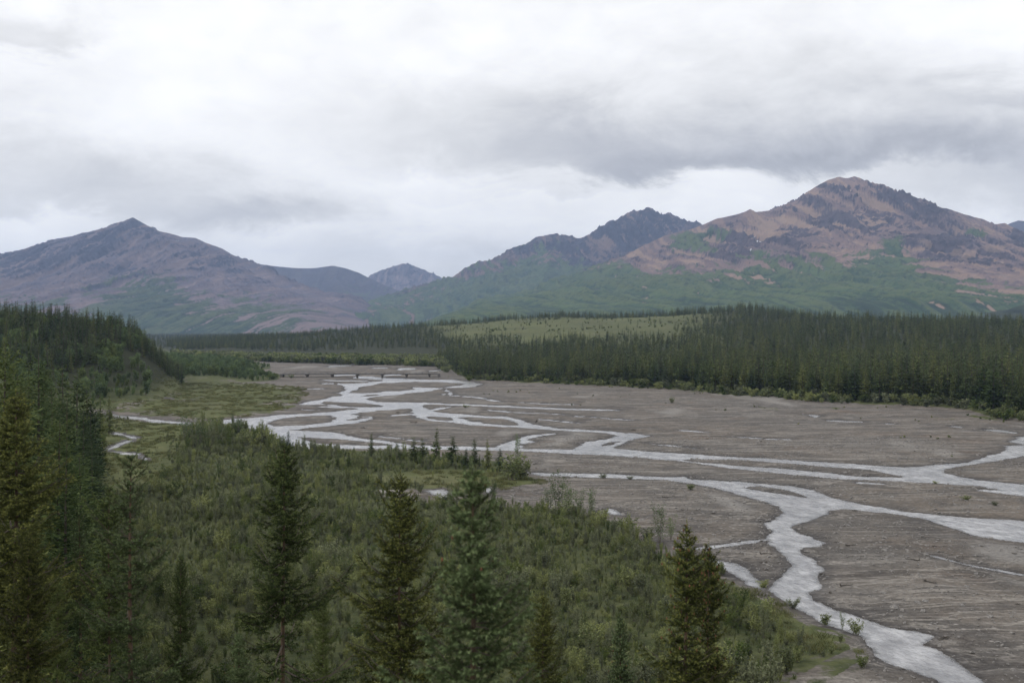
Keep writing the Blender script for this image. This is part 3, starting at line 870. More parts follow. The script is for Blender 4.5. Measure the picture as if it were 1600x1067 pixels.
mountain('jagged_mountain', 'dark jagged mountain ridge standing between valley and the highest summit',
    [const([(540,522,6100),(600,497,6300),(640,478,6500),(665,460),(700,440),(725,420),(745,408),(765,405),(800,387),(825,378),(848,366),(868,365),(890,368),(905,372),(925,363),(945,352),(950,346),(965,341),(985,330),(992,327),(1003,329),(1010,325),(1015,323),(1022,332),(1035,335),(1042,331),(1050,332),(1055,340),(1062,339),(1075,347),(1083,346),(1088,344),(1093,349),(1110,360),(1150,380),(1250,420)], 6800),
     [(868,367,6800),(862,400,6300),(850,430,5900),(820,465,5500)],
     [(745,410,6800),(740,440,6300),(720,475,5800)],
     [(1003,331,6800),(960,380,6400),(920,420,6000),(890,455,5700)],
     [(665,462,6800),(640,490,6000)],
     [(570,506,5600),(590,494,5600),(607,481,5600),(622,487,5600),(640,494,5600)],
     [(920,366,6800),(905,400,6500),(895,430,6200)]],
    (-1300, 1700, 5000, 7400), 8.0, MM_mid,
    [(540,470),(640,460),(700,440),(760,420),(820,405),(860,398),(900,420),(930,435),(980,440),(1100,440)],
    crag_px=[(1015,335,60,12),(1000,360,50,20),(880,385,40,10),(820,390,40,8),(900,410,30,12),(960,360,30,14)],
    ochre_px=[(940,388,10,14),(930,400,8,12),(800,400,30,6)], seed=300, crag_amt=0.7, slope=0.78, jag=13.0, cj=0.7)

mountain('dark_ridge', 'long smooth dark ridge closing the valley behind the pointed mountain',
    [const([(300,385),(360,396),(400,411),(430,415),(465,418),(490,418),(505,416),(520,414),(540,418),(560,425),(585,437),(610,452),(640,470),(680,495)], 8600),
     [(520,416,8600),(540,450,8000),(565,480,7400)], [(430,417,8600),(450,455,7900),(480,485,7300)]],
    (-2900, -300, 6400, 9150), 16.0, MM_dark, [(300,470),(500,468),(600,475),(700,480)],
    ochre_px=[(560,488,20,3)], seed=400, crag_amt=0.25, rough=0.5, slope=0.55, jag=3.0)

mountain('cloudy_peak', 'distant pinkish peak with its summit in the cloud',
    [const([(500,465),(560,440),(590,424),(610,417),(635,410),(650,416),(665,422),(690,434),(720,452),(780,480)], 9800),
     [(635,412,9800),(640,450,9200),(650,480,8700)]],
    (-2000, 500, 8300, 10290), 14.0, MM_far, [(500,520),(800,520)], ochre_px=[(630,436,28,7),(680,440,16,5)], seed=500, crag_amt=0.6, jag=24.0, cj=0.5)

mountain('distant_ridge', 'far blue ridge showing at the edge behind the highest mountain',
    [const([(1500,380),(1560,356),(1580,347),(1592,343),(1610,345),(1660,350),(1760,390)], 7600), [(1592,345,7600),(1600,380,7200)]],
    (2700, 4900, 6400, 8150), 16.0, MM_dark, [(1400,380),(1800,400)], seed=600, crag_amt=0.3)

mountain('distant_peak', 'far blue peak tip showing beside the pointed mountain',
    [const([(-120,400),(-60,398),(-14,390),(-4,392),(10,402),(60,430)], 8200), [(-14,392,8200),(0,430,7700)]],
    (-5200, -3100, 7100, 8750), 18.0, MM_dark, [(-200,460),(200,460)], seed=650, crag_amt=0.3)

mountain('wooded_knoll', 'dark wooded knoll at the edge beyond the spruce forest',
    [const([(1500,508),(1540,500),(1570,485),(1600,472),(1680,455),(1800,450)], 2300), [(1600,474,2300),(1590,495,2100)]],
    (560, 1900, 1700, 2850), 9.0, MM_knoll, [(1400,300),(1800,300)], seed=700, slope=0.4, jag=9.0, cut=-4.0)


# ------------------------------------------------------------------ plants: shapes
class Tris:
    def __init__(self):
        self.v, self.f, self.m, self.k = [], [], [], 0

    def add(self, V, F, mat=0):
        V = np.asarray(V, float).reshape(-1, 3)
        F = np.asarray(F, int).reshape(-1, 3)
        self.v.append(V)
        self.f.append(F + self.k)
        self.m.append(np.full(len(F), mat))
        self.k += len(V)

    def tube(self, pts, rad, sides=6, mat=0):
        pts = np.asarray(pts, float)
        n = len(pts)
        tn = np.gradient(pts, axis=0)
        tn /= np.linalg.norm(tn, axis=1)[:, None] + 1e-9
        ref = np.array([1.0, 0, 0]) if abs(tn[0][0]) < 0.8 else np.array([0, 1.0, 0])
        a = np.cross(tn, ref)
        a /= np.linalg.norm(a, axis=1)[:, None] + 1e-9
        b = np.cross(tn, a)
        an = np.arange(sides) / sides * 2 * np.pi
        rad = np.broadcast_to(np.asarray(rad, float), (n,))
        V = pts[:, None, :] + rad[:, None, None] * (a[:, None, :] * np.cos(an)[None, :, None] + b[:, None, :] * np.sin(an)[None, :, None])
        F = []
        for i in range(n - 1):
            for j in range(sides):
                p, q = i * sides + j, i * sides + (j + 1) % sides
                F += [(p, q, q + sides), (p, q + sides, p + sides)]
        F += [((n - 1) * sides, (n - 1) * sides + j, (n - 1) * sides + j + 1) for j in range(1, sides - 1)]
        self.add(V.reshape(-1, 3), F, mat)

    def mesh(self, name, mats):
        if not self.v:
            return None
        return mesh_np(name, np.concatenate(self.v), np.concatenate(self.f), mats, np.concatenate(self.m))


def unit(v):
    return v / (np.linalg.norm(v, axis=-1, keepdims=True) + 1e-9)


def trunk_mesh(h, r, seed, mat, sides=7, bend=0.03):
    rg = np.random.default_rng(seed)
    t = Tris()
    k = np.linspace(0, 1, 10)
    pts = np.stack([bend * h * np.sin(k * 2.2 + rg.random()) * k * 0.5, bend * h * np.sin(k * 1.7 + 2) * k * 0.3, k * h], 1)
    t.tube(pts, r * (1 - k) ** 0.85 + 0.006, sides, 0)
    return t.mesh('trunk', [mat]), pts


def spruce_hero(h, rmax, seed, needle_mat, dens=1.0, shape=0.75, droop=0.35, cones=0, gap=0.0, nl=0.024):
    """spruce with shoots and needles; returns trunk, crown and cone meshes"""
    rg = np.random.default_rng(seed)
    trunk, tp = trunk_mesh(h, 0.007 * h + 0.018, seed, M_bark)
    wood, fol, con = Tris(), Tris(), Tris()
    segs_a, segs_b, segs_w, segs_t = [], [], [], []

    def axis(z):
        return np.array([np.interp(z, tp[:, 2], tp[:, 0]), np.interp(z, tp[:, 2], tp[:, 1]), z])
    segs_a.append(axis(h * 0.97)); segs_b.append(axis(h) + np.array([0, 0, 0.22])); segs_w.append(1.0); segs_t.append((0.6, 1.0))
    z = h - 0.10
    ph1, ph2 = rg.random() * 6, rg.random() * 6
    while z > 0.08 * h:
        top = h - z
        fine = top < 4.8                                # metres below the tip
        nb = int(rg.integers(5, 8)) if fine else int(rg.integers(4, 6))
        L0 = rmax * min(1.0, (top / (h * 0.62)) ** shape) + 0.05
        lump = 0.75 + 0.5 * rg.random()
        if gap and rg.random() < gap:
            lump *= 0.35
        az0 = rg.random() * 6.28
        for b in range(nb):
            az = az0 + b * 6.28 / nb + rg.normal(0, 0.25)
            lob = 1 + 0.45 * math.sin(2.0 * az + ph1 + 1.3 * z) * math.sin(1.7 * z + ph2) + 0.25 * math.sin(3.1 * z + az + ph2)
            L = 0.98 * L0 * lump * lob * rg.uniform(0.55, 1.2)
            rise = np.interp(top, [0, 0.5, 1.6, 4, 9], [0.95, 0.6, 0.25, -0.08, -droop]) + rg.normal(0, 0.16)
            k = np.linspace(0, 1, 6)
            out = np.array([math.cos(az), math.sin(az), 0])
            base = axis(z + rg.normal(0, 0.03))
            up = rise * k * L - 0.18 * L * np.sin(k * 3.14) * (top > 0.8) + 0.22 * L * k ** 3
            side = np.array([-out[1], out[0], 0]) * rg.normal(0, 0.12) * L
            sp = base + out * (k * L)[:, None] + side * (k ** 2)[:, None] + np.array([0, 0, 1.0]) * up[:, None]
            wood.tube(sp[[0, 2, 5]], np.array([0.010, 0.007, 0.003]) * (0.6 + L), 3)
            for i in range(5):
                if k[i] * L > 0.04 or L < 0.25:
                    segs_a.append(sp[i]); segs_b.append(sp[i + 1]); segs_w.append(0.8); segs_t.append((0.0, 0.0) if i < 4 else (0.2, 1.0))
            nt = max(3, int(L / (0.05 if fine else 0.13)))
            for j in range(nt):
                tt = (0.08 + 0.90 * (j + rg.random()) / nt)
                p = np.array([np.interp(tt, k, sp[:, q]) for q in range(3)])
                dirv = unit(sp[-1] - sp[0])
                sgn = 1 if j % 2 else -1
                sd_ = np.cross(dirv, [0, 0, 1.0]) * sgn
                tw = unit(dirv * 0.75 + sd_ * 0.75 + np.array([0, 0, rg.normal(-0.05, 0.28)]))
                l = (0.10 + 0.36 * L * (1 - tt) ** 0.7) * rg.uniform(0.6, 1.2)
                l = min(l, 0.24)
                q = p + tw * l
                segs_a.append(p); segs_b.append(q); segs_w.append(1.0); segs_t.append((0.0, 0.35 + 0.65 * tt))
                if l > 0.16:
                    for s2 in (1, -1):
                        tw2 = unit(tw + s2 * 0.7 * np.cross(tw, [0, 0, 1.0]) + np.array([0, 0, rg.normal(0.0, 0.2)]))
                        a2 = p + tw * l * rg.uniform(0.3, 0.7)
                        segs_a.append(a2); segs_b.append(a2 + tw2 * l * 0.55); segs_w.append(1.0); segs_t.append((0.0, 0.25 + 0.6 * tt))
            if cones and top < 2.6 and rg.random() < cones:
                p = sp[-1] + rg.normal(0, 0.03, 3)
                pts = [p + np.array([0, 0, -0.055]), p + np.array([0, 0, -0.03]), p + np.array([0, 0, 0.0])]
                con.tube(pts, [0.008, 0.016, 0.007], 5)
        z -= (0.11 + 0.06 * rg.random()) * (1 if fine else 2.2) * (1 + 0.06 * top) / dens ** 0.5
    A, B, Wt = np.array(segs_a), np.array(segs_b), np.array(segs_w)
    Ls = np.linalg.norm(B - A, axis=1)
    depth = h - A[:, 2]
    per = np.where(depth < 4.8, 120.0, 30.0) * dens
    cnt = np.maximum(3, (Ls * per * Wt).astype(int))
    idx = np.repeat(np.arange(len(A)), cnt)
    n = len(idx)
    t = rg.random(n)
    P = A[idx] + (B - A)[idx] * t[:, None]
    D = unit((B - A)[idx])
    rv = unit(rg.normal(size=(n, 3)))
    side = unit(np.cross(D, rv))
    big = np.where(depth[idx] < 4.8, 1.0, 2.2)
    nd = unit(side * 0.85 + D * 0.65)
    ln = 1.85 * nl * rg.uniform(0.75, 1.3, n) * big
    wdt = np.cross(nd, D) * (0.0095 * big * nl / 0.022)[:, None]
    V = np.stack([P - wdt, P + wdt, P + nd * ln[:, None]], 1).reshape(-1, 3)
    F = np.arange(n * 3).reshape(-1, 3)
    fol.add(V, F, 0)
    TT = np.array(segs_t)
    tipv = np.clip(TT[idx, 0] + (TT[idx, 1] - TT[idx, 0]) * sst(t, 0.35, 1.0), 0, 1)
    tw_r = 0.0045
    sd1 = unit(np.cross(unit(B - A), rg.normal(size=A.shape))) * tw_r
    V2 = np.stack([A - sd1, A + sd1, B], 1).reshape(-1, 3)
    wood.add(V2, np.arange(len(V2)).reshape(-1, 3), 0)
    crown = fol.mesh('crown', [needle_mat])
    fattr(crown, 'tip', np.repeat(tipv, 3))
    branches = wood.mesh('branches', [M_barkdark])
    return trunk, crown, branches, con.mesh('cones', [M_cone])


def spruce_mid(h, rmax, seed, mat, whorls=34, per=7, shape=0.8, ragged=0.35, nq=5, sw=0.34, sl=1.0):
    """spruce of flat drooping sprays, for trees some tens of metres away"""
    rg = np.random.default_rng(seed)
    trunk, tp = trunk_mesh(h, 0.011 * h + 0.03, seed, M_barkdark, 5)
    fol = Tris()
    V, F = [], []
    k0 = 0
    for w in range(whorls):
        f = (w + rg.random() * 0.8) / whorls
        z = h * (1.0 - 0.93 * f ** 0.9) - 0.02 * h
        top = h - z
        L0 = rmax * min(1.0, (top / (0.6 * h)) ** shape) + 0.02 * h
        lump = rg.uniform(1 - ragged, 1 + ragged)
        c = np.array([np.interp(z, tp[:, 2], tp[:, 0]), np.interp(z, tp[:, 2], tp[:, 1]), z])
        for b in range(per):
            az = rg.random() * 6.28
            L = L0 * lump * rg.uniform(0.55, 1.25)
            o = np.array([math.cos(az), math.sin(az), 0])
            s = np.array([-o[1], o[0], 0])
            rise = np.interp(f, [0, 0.1, 0.35, 1], [0.9, 0.35, -0.1, -0.35])
            for q in range(nq):                      # small sprays along the bough
                t = (q + 0.4) / nq
                p = c + o * L * t + np.array([0, 0, L * (rise * t + 0.25 * t ** 3)])
                l = sl * L * (0.46 - 0.20 * t) * rg.uniform(0.7, 1.3) + 0.05
                wd = l * sw
                d1 = unit(o * 0.8 + s * rg.normal(0, 0.8) + np.array([0, 0, rg.normal(0.05, 0.25)]))
                sv = unit(np.cross(d1, rg.normal(0, 0.5, 3) + np.array([0, 0, 1.0]))) * wd
                dp = np.array([0, 0, -0.25 * l])
                V += [p, p + d1 * l * 0.55 + sv + dp * 0.4, p + d1 * l, p + d1 * l * 0.55 - sv + dp * 0.4]
                F += [(k0, k0 + 1, k0 + 2), (k0, k0 + 2, k0 + 3)]
                k0 += 4
    tipz = np.array([tp[-1, 0], tp[-1, 1], h])
    V += [tipz + [0.02 * rmax, 0, -0.06 * h], tipz + [-0.02 * rmax, 0.02, -0.06 * h], tipz + [0, 0, 0.02 * h]]
    F += [(k0, k0 + 1, k0 + 2)]
    fol.add(V, F, 0)
    return trunk, fol.mesh('crown', [mat])


def bush(h, rad, seed, mats, stems=14, leaves=46, leaf=0.075, upright=0.6):
    rg = np.random.default_rng(seed)
    tw, fo = Tris(), Tris()
    P, D = [], []
    for s in range(stems):
        az = rg.random() * 6.28
        r0 = rad * 0.25 * rg.random()
        lean = rad * rg.uniform(0.25, 1.0)
        hh = h * rg.uniform(0.55, 1.05) * (1.0 - 0.25 * lean / rad * (1 - upright))
        k = np.linspace(0, 1, 5)
        o = np.array([math.cos(az), math.sin(az), 0])
        pts = o * (r0 + lean * k ** 1.3)[:, None] + np.array([0, 0, hh]) * k[:, None] + rg.normal(0, 0.04 * h, (5, 3)) * k[:, None]
        tw.tube(pts[[0, 2, 4]], np.array([0.014, 0.010, 0.004]) * (0.5 + 0.3 * h), 3)
        for i in range(leaves):
            t = 0.16 + 0.84 * rg.random() ** 0.8
            p = np.array([np.interp(t, k, pts[:, q]) for q in range(3)])
            P.append(p + rg.normal(0, 0.075 * h * (1.12 - 0.6 * t), 3) * np.array([1, 1, 0.7]))
            D.append(unit(np.array([rg.normal(0, 0.7), rg.normal(0, 0.7), rg.normal(0.35, 0.5)])))
    P, D = np.array(P), np.array(D)
    n = len(P)
    sv = unit(np.cross(D, rg.normal(size=(n, 3))))
    l = leaf * rg.uniform(0.7, 1.35, n)[:, None]
    V = np.stack([P, P + D * l * 0.5 + sv * l * 0.26, P + D * l, P + D * l * 0.5 - sv * l * 0.26], 1).reshape(-1, 3)
    i = np.arange(n)[:, None] * 4
    F = np.concatenate([i + np.array([[0, 1, 2]]), i + np.array([[0, 2, 3]])])
    fo.add(V, F, 0)
    return tw.mesh('stems', [mats[1]]), fo.mesh('leaves', [mats[0]])


def tuft(h, rad, seed, mat, blades=60):
    rg = np.random.default_rng(seed)
    t = Tris()
    b = np.stack([rg.normal(0, rad * 0.45, blades), rg.normal(0, rad * 0.45, blades), np.zeros(blades)], 1)
    tip = b + np.stack([rg.normal(0, h * 0.35, blades), rg.normal(0, h * 0.35, blades), h * rg.uniform(0.5, 1.0, blades)], 1)
    az = rg.random(blades) * 6.28
    w = np.stack([np.cos(az), np.sin(az), np.zeros(blades)], 1) * 0.018
    V = np.stack([b - w, b + w, tip], 1).reshape(-1, 3)
    t.add(V, np.arange(blades * 3).reshape(-1, 3), 0)
    return t.mesh('blades', [mat])


def joined(trunk, crown, name):
    """trunk and crown meshes as one mesh (for trees of the far mass only)"""
    Vs, Fs, Ms, k, mats = [], [], [], 0, []
    for j, me in enumerate((trunk, crown)):
        v = np.empty(len(me.vertices) * 3, np.float32); me.vertices.foreach_get('co', v)
        f = np.empty(len(me.polygons) * 3, np.int32); me.polygons.foreach_get('vertices', f)
        Vs.append(v.reshape(-1, 3)); Fs.append(f.reshape(-1, 3) + k); Ms.append(np.full(len(f) // 3, j)); k += len(v) // 3
        mats.append(me.materials[0])
    return mesh_np(name, np.concatenate(Vs), np.concatenate(Fs), mats, np.concatenate(Ms))


# ------------------------------------------------------------------ masses of plants (geometry nodes on points)
def scatter_tree(name):
    ng = bpy.data.node_groups.new(name, 'GeometryNodeTree')
    ng.interface.new_socket('Geometry', in_out='INPUT', socket_type='NodeSocketGeometry')
    ng.interface.new_socket('Geometry', in_out='OUTPUT', socket_type='NodeSocketGeometry')
    return ng


def scatter(name, pts, scl, variants, label, cat, seed=0, lean=0.04):
    """ONE object: the points carry size, turn and which of the variant meshes stands there"""
    pts = np.asarray(pts, float)
    n = len(pts)
    rg = np.random.default_rng(seed + 999)
    col = bpy.data.collections.new(name + '_kinds')
    for i, me in enumerate(variants):
        ob = bpy.data.objects.new('%s_kind_%02d' % (name, i), me)
        col.objects.link(ob)
    me = bpy.data.meshes.new(name)
    me.vertices.add(n)
    me.vertices.foreach_set('co', np.ascontiguousarray(pts, np.float32).ravel())
    a = me.attributes.new('size', 'FLOAT_VECTOR', 'POINT')
    a.data.foreach_set('vector', np.ascontiguousarray(scl, np.float32).ravel())
    a = me.attributes.new('turn', 'FLOAT_VECTOR', 'POINT')
    a.data.foreach_set('vector', np.stack([rg.normal(0, lean, n), rg.normal(0, lean, n), rg.random(n) * 6.28], 1).astype(np.float32).ravel())
    a = me.attributes.new('variant', 'INT', 'POINT')
    a.data.foreach_set('value', rg.integers(0, len(variants), n).astype(np.int32))
    me.update()
    o = link(bpy.data.objects.new(name, me))
    ng = scatter_tree(name)
    N = ng.nodes
    gi, go = N.new('NodeGroupInput'), N.new('NodeGroupOutput')
    ci = N.new('GeometryNodeCollectionInfo')
    ci.inputs['Collection'].default_value = col
    ci.inputs['Separate Children'].default_value = True
    ci.inputs['Reset Children'].default_value = True
    iop = N.new('GeometryNodeInstanceOnPoints')
    iop.inputs['Pick Instance'].default_value = True

    def named(nm, ty):
        q = N.new('GeometryNodeInputNamedAttribute')
        q.data_type = ty
        q.inputs['Name'].default_value = nm
        return q.outputs['Attribute']
    Lk = ng.links.new
    Lk(gi.outputs[0], iop.inputs['Points'])
    Lk(ci.outputs[0], iop.inputs['Instance'])
    Lk(named('variant', 'INT'), iop.inputs['Instance Index'])
    Lk(named('turn', 'FLOAT_VECTOR'), iop.inputs['Rotation'])
    Lk(named('size', 'FLOAT_VECTOR'), iop.inputs['Scale'])
    Lk(iop.outputs[0], go.inputs[0])
    md = o.modifiers.new('plants', 'NODES')
    md.node_group = ng
    return tag(o, label, cat, kind='stuff')


def jitter_grid(x0, x1, y0, y1, step, rg):
    gx, gy = np.meshgrid(np.arange(x0, x1, step), np.arange(y0, y1, step))
    return gx.ravel() + rg.uniform(-0.5, 0.5, gx.size) * step, gy.ravel() + rg.uniform(-0.5, 0.5, gy.size) * step


def z_of(x, y):
    return terrain(np.atleast_1d(np.asarray(x, float)), np.atleast_1d(np.asarray(y, float)))


# far spruces: unit height 10 m
far_trees = []
for i in range(7):
    tr, cr = spruce_mid(10.0, [0.95, 1.15, 0.8, 1.3, 1.0, 0.7, 1.1][i], 400 + i, M_far if i < 4 else M_fardark, whorls=24, per=5, ragged=0.4)
    far_trees.append(joined(tr, cr, 'far_spruce_%d' % i))
dark_trees = far_trees[4:] + far_trees[:1]
mid_trees = []                      # trunk and crown apart: for the trees that stand as objects
for i in range(6):
    mid_trees.append(spruce_mid(10.0, [1.0, 1.25, 0.85, 1.15, 0.75, 1.4][i], 500 + i, [M_far, M_needle, M_far, M_fardark, M_needleolive, M_needle][i], whorls=38, per=7))
BM = [M_willow, M_alder, M_willowgrey, M_willow, M_willowgrey, M_willow]
bushes = [bush(2.0, [0.8, 0.95, 0.7, 0.6, 0.8, 1.0][i], 600 + i, (BM[i], M_twig), 12, 62, 0.17, 1.0) for i in range(6)]
bush_far = [bush(2.2, 1.2, 620 + i, (BM[i], M_twig), 9, 40, 0.42) for i in range(4)]
poplars = [bush(5.0, 1.0, 640 + i, (M_poplar, M_twig), 10, 75, 0.19, 1.0) for i in range(4)]
poplar_far = [bush(5.0, 1.0, 650 + i, (M_poplar if i != 2 else M_alder, M_twig), 9, 50, 0.55, 1.0) for i in range(4)]
bush_one = [joined(s, l, 'willow_%d' % i) for i, (s, l) in enumerate(bushes)]
bushfar_one = [joined(s, l, 'willow_far_%d' % i) for i, (s, l) in enumerate(bush_far)]
poplar_one = [joined(s, l, 'poplar_%d' % i) for i, (s, l) in enumerate(poplar_far)]
tufts = [tuft(0.45, 0.5, 660 + i, M_sedge) for i in range(4)]

g_rng = np.random.default_rng(77)

# --- right hand forest
cand_x, cand_y = jitter_grid(-520, 900, 240, 760, 3.0, g_rng)
apx = azpx(cand_x, cand_y)
d0 = np.interp(apx, EDGE_PX, EDGE_D)
keep = (cand_y > d0 + 3) & (cand_y < d0 + 170) & (apx > 270) & (apx < 1760)
dens = np.interp(cand_y - d0, [0, 20, 90, 170], [0.85, 0.85, 0.6, 0.35])
keep &= g_rng.random(len(apx)) < dens
keep &= fbm(cand_x / 22, cand_y / 22, 3, 900) > -0.55
fx, fy = cand_x[keep], cand_y[keep]
fpx = azpx(fx, fy)
fh = np.interp(fpx, [280, 600, 720, 900, 1200, 1600, 1800], [8.0, 8.5, 9.2, 9.8, 10.6, 11.4, 11.4]) * np.clip(g_rng.normal(0.9, 0.22, len(fx)), 0.35, 1.3)
fd0 = np.interp(fpx, EDGE_PX, EDGE_D)
front_rank = (fy - fd0)
near_ix = [i for i in np.argsort(front_rank) if -40 < fpx[i] < 1640]
front_ix = [i for i in near_ix if fpx[i] > 700 and front_rank[i] < 34][:300]
front_ix = sorted(front_ix, key=lambda i: fy[i])[:190]
is_front = np.zeros(len(fx), bool)
is_front[front_ix] = True
ranks = dict(x=fx, y=fy, h=fh)

# rise behind: sparse meadow, wooded crest
c2x, c2y = jitter_grid(-560, 1150, 420, 1750, 5.2, g_rng)
a2 = azpx(c2x, c2y)
e0 = np.interp(a2, EDGE_PX, EDGE_D)
e1 = np.interp(a2, CREST_PX, CREST_D)
sfrac = (c2y - e0) / (e1 - e0)
nz = fbm(c2x / 90, c2y / 110, 3, 910)
zz2 = z_of(c2x, c2y)
_, py2 = to_px(c2x, c2y, zz2)
meadow_px = sst(a2 + 60 * nz, 640, 720) * sst(-a2 + 60 * nz, -1130, -1060)
open_band = meadow_px * sst(c2y - e0 + 60 * nz, 330, 430) * sst(-(sfrac + 0.10 * nz), -1.02, -0.93)
pdens = np.where(sfrac < 1.12, 0.62, 0.10) * (1 - 0.955 * open_band)
pdens = pdens * (0.55 + 0.75 * sst(fbm(c2x / 40, c2y / 40, 3, 915), -0.5, 0.4))
k2 = (c2y > e0 + 165) & (a2 > 262) & (a2 < 1720) & (g_rng.random(len(a2)) < pdens)
rx, ry = c2x[k2], c2y[k2]
rh = np.interp(azpx(rx, ry), [280, 700, 1200, 1700], [7.5, 8.0, 9.5, 10.5]) * g_rng.uniform(0.5, 1.15, len(rx)) * (1 - 0.35 * open_band[k2])
# valley floor far up the river
vx, vy = jitter_grid(-1500, -300, 950, 3200, 14, g_rng)
va = azpx(vx, vy)
kv = (va > 170) & (va < 470) & (vy > np.interp(va, EDGE_PX, EDGE_D) * 0.98) & (fbm(vx / 200, vy / 260, 3, 920) > -0.25)
vx, vy = vx[kv], vy[kv]
allx = np.concatenate([fx[~is_front], rx, vx])
ally = np.concatenate([fy[~is_front], ry, vy])
allh = np.concatenate([fh[~is_front], rh, g_rng.uniform(5, 9, len(vx))])
allz = z_of(allx, ally) - 0.1
sc = np.stack([allh / 10 * g_rng.uniform(0.85, 1.3, len(allh)), allh / 10 * g_rng.uniform(0.85, 1.3, len(allh)), allh / 10], 1)
scatter('spruce_forest', np.stack([allx, ally, allz], 1), sc, far_trees, 'dark olive spruce forest covering the low rise across the gravel', 'forest', 1)

# --- left hill forest
hx, hy = jitter_grid(-420, -120, 330, 640, 3.3, g_rng)
dh, uh, zh = line_dist(hx, hy, HILL)
ha = azpx(hx, hy)
hk = (ha > -80) & (ha < 286) & (dh < 16 + 2.8 * zh) & (hy > np.interp(ha, [-80, 0, 60, 120, 200, 280], [345, 350, 358, 372, 405, 455]) + 22 * fbm(hx / 30, hy / 30, 2, 905)) & (g_rng.random(len(hx)) < 0.85)
hx, hy = hx[hk], hy[hk]
hh = g_rng.uniform(6.0, 10.0, len(hx)) * np.interp(azpx(hx, hy), [0, 200, 280], [1.0, 1.0, 0.85])
hz = z_of(hx, hy) - 0.1
sc = np.stack([hh / 10 * 1.05, hh / 10 * 1.05, hh / 10], 1)
scatter('hillside_spruce_forest', np.stack([hx, hy, hz], 1), sc, dark_trees, 'dark spruce forest covering the hill beside the pointed mountain', 'forest', 2)

# --- poplar and willow belt: edge of the far forest, left bank, slope
bx, by = jitter_grid(-560, 900, 240, 990, 2.3, g_rng)
ba = azpx(bx, by)
b0 = np.interp(ba, EDGE_PX, EDGE_D)
bn = fbm(bx / 18, by / 18, 3, 930)
kb = (by > b0 - np.where(ba < 700, 95, 3.5) + 3 * bn) & (by < b0 + 11 + 7 * bn) & (ba > 265) & (ba < 1760) & (g_rng.random(len(bx)) < np.where(by < b0 - 10, 0.4, 0.62))
ex, ey = bx[kb], by[kb]
sd_e = water_sd(ex, ey)
ex, ey = ex[sd_e > 1.0], ey[sd_e > 1.0]
es = g_rng.uniform(0.5, 1.35, len(ex)) * np.where(azpx(ex, ey) < 700, 1.7, 1.0)
# sparse low plants out on the old gravel
qx, qy = jitter_grid(-150, 420, 200, 560, 3.4, g_rng)
qa = azpx(qx, qy)
q0 = np.interp(qa, EDGE_PX, EDGE_D)
qn = fbm(qx / 16, qy / 30, 4, 81)
kq = (qy < q0 - 3) & (qy > q0 - 130) & (qa > 640) & (qn > 0.42) & (g_rng.random(len(qx)) < 0.28)
qx, qy = qx[kq], qy[kq]
qk = water_sd(qx, qy) > 2
qx, qy = qx[qk], qy[qk]
qs = g_rng.uniform(0.12, 0.30, len(qx))
tbx, tby = jitter_grid(-120, 320, 700, 1300, 5.0, g_rng)
tba = azpx(tbx, tby)
tk = (tba > 620) & (tba < 1150) & (tby > np.interp(tba, EDGE_PX, EDGE_D) + 300) & (fbm(tbx / 45, tby / 60, 3, 935) > 0.1) & (g_rng.random(len(tbx)) < 0.22)
tbx, tby = tbx[tk], tby[tk]
X_, Y_ = np.concatenate([ex, qx, tbx]), np.concatenate([ey, qy, tby])
s_ = np.concatenate([es, qs, g_rng.uniform(0.35, 0.9, len(tbx))])
scatter('willow_belt', np.stack([X_, Y_, z_of(X_, Y_) - 0.05], 1), np.repeat(s_[:, None], 3, 1) * np.array([[1.2, 1.2, 1.0]]), bushfar_one, 'low green willow scrub along the foot of the spruce forest', 'scrub', 3)

lx, ly = jitter_grid(-520, 10, 150, 960, 2.5, g_rng)
la = azpx(lx, ly)
lsd = poly_sd(lx, ly, VEG_LEFT, 60)
lmd = poly_sd(lx, ly, MEAD_LEFT, 60)
dhl, _, zhl = line_dist(lx, ly, HILL)
ln_ = fbm(lx / 20, ly / 26, 3, 940)
kl = (la > -80) & (la < 470) & (lsd < -1.5 - 9 * np.abs(fbm(lx / 12, ly / 40, 3, 947)) * (ly > 500)) & (lmd > 1.5) & (g_rng.random(len(lx)) < 0.42 + 0.3 * ln_)
kl &= ~((dhl < 14 + 2.0 * zhl) & (ly > 410) & (la < 270) & (g_rng.random(len(lx)) < 0.5))
kl &= ly < np.interp(la, EDGE_PX, EDGE_D) + 10
lx, ly = lx[kl], ly[kl]
tall = (fbm(lx / 15, ly / 24, 2, 945) > -0.12)
ls_edge = 0.45 + 0.55 * sst(-poly_sd(lx, ly, VEG_LEFT, 60), 2, 22)
ls = ls_edge * np.where(tall, g_rng.uniform(0.5, 1.1, len(lx)), g_rng.uniform(0.25, 0.55, len(lx)))
ks = water_sd(lx, ly) > 1
lx, ly, ls, tall = lx[ks], ly[ks], ls[ks], tall[ks]
scatter('poplar_thicket', np.stack([lx, ly, z_of(lx, ly) - 0.05], 1), np.repeat(ls[:, None], 3, 1) * np.array([[1.15, 1.15, 1.0]]), poplar_one, 'pale green poplar and willow thicket below the wooded hill', 'thicket', 4)

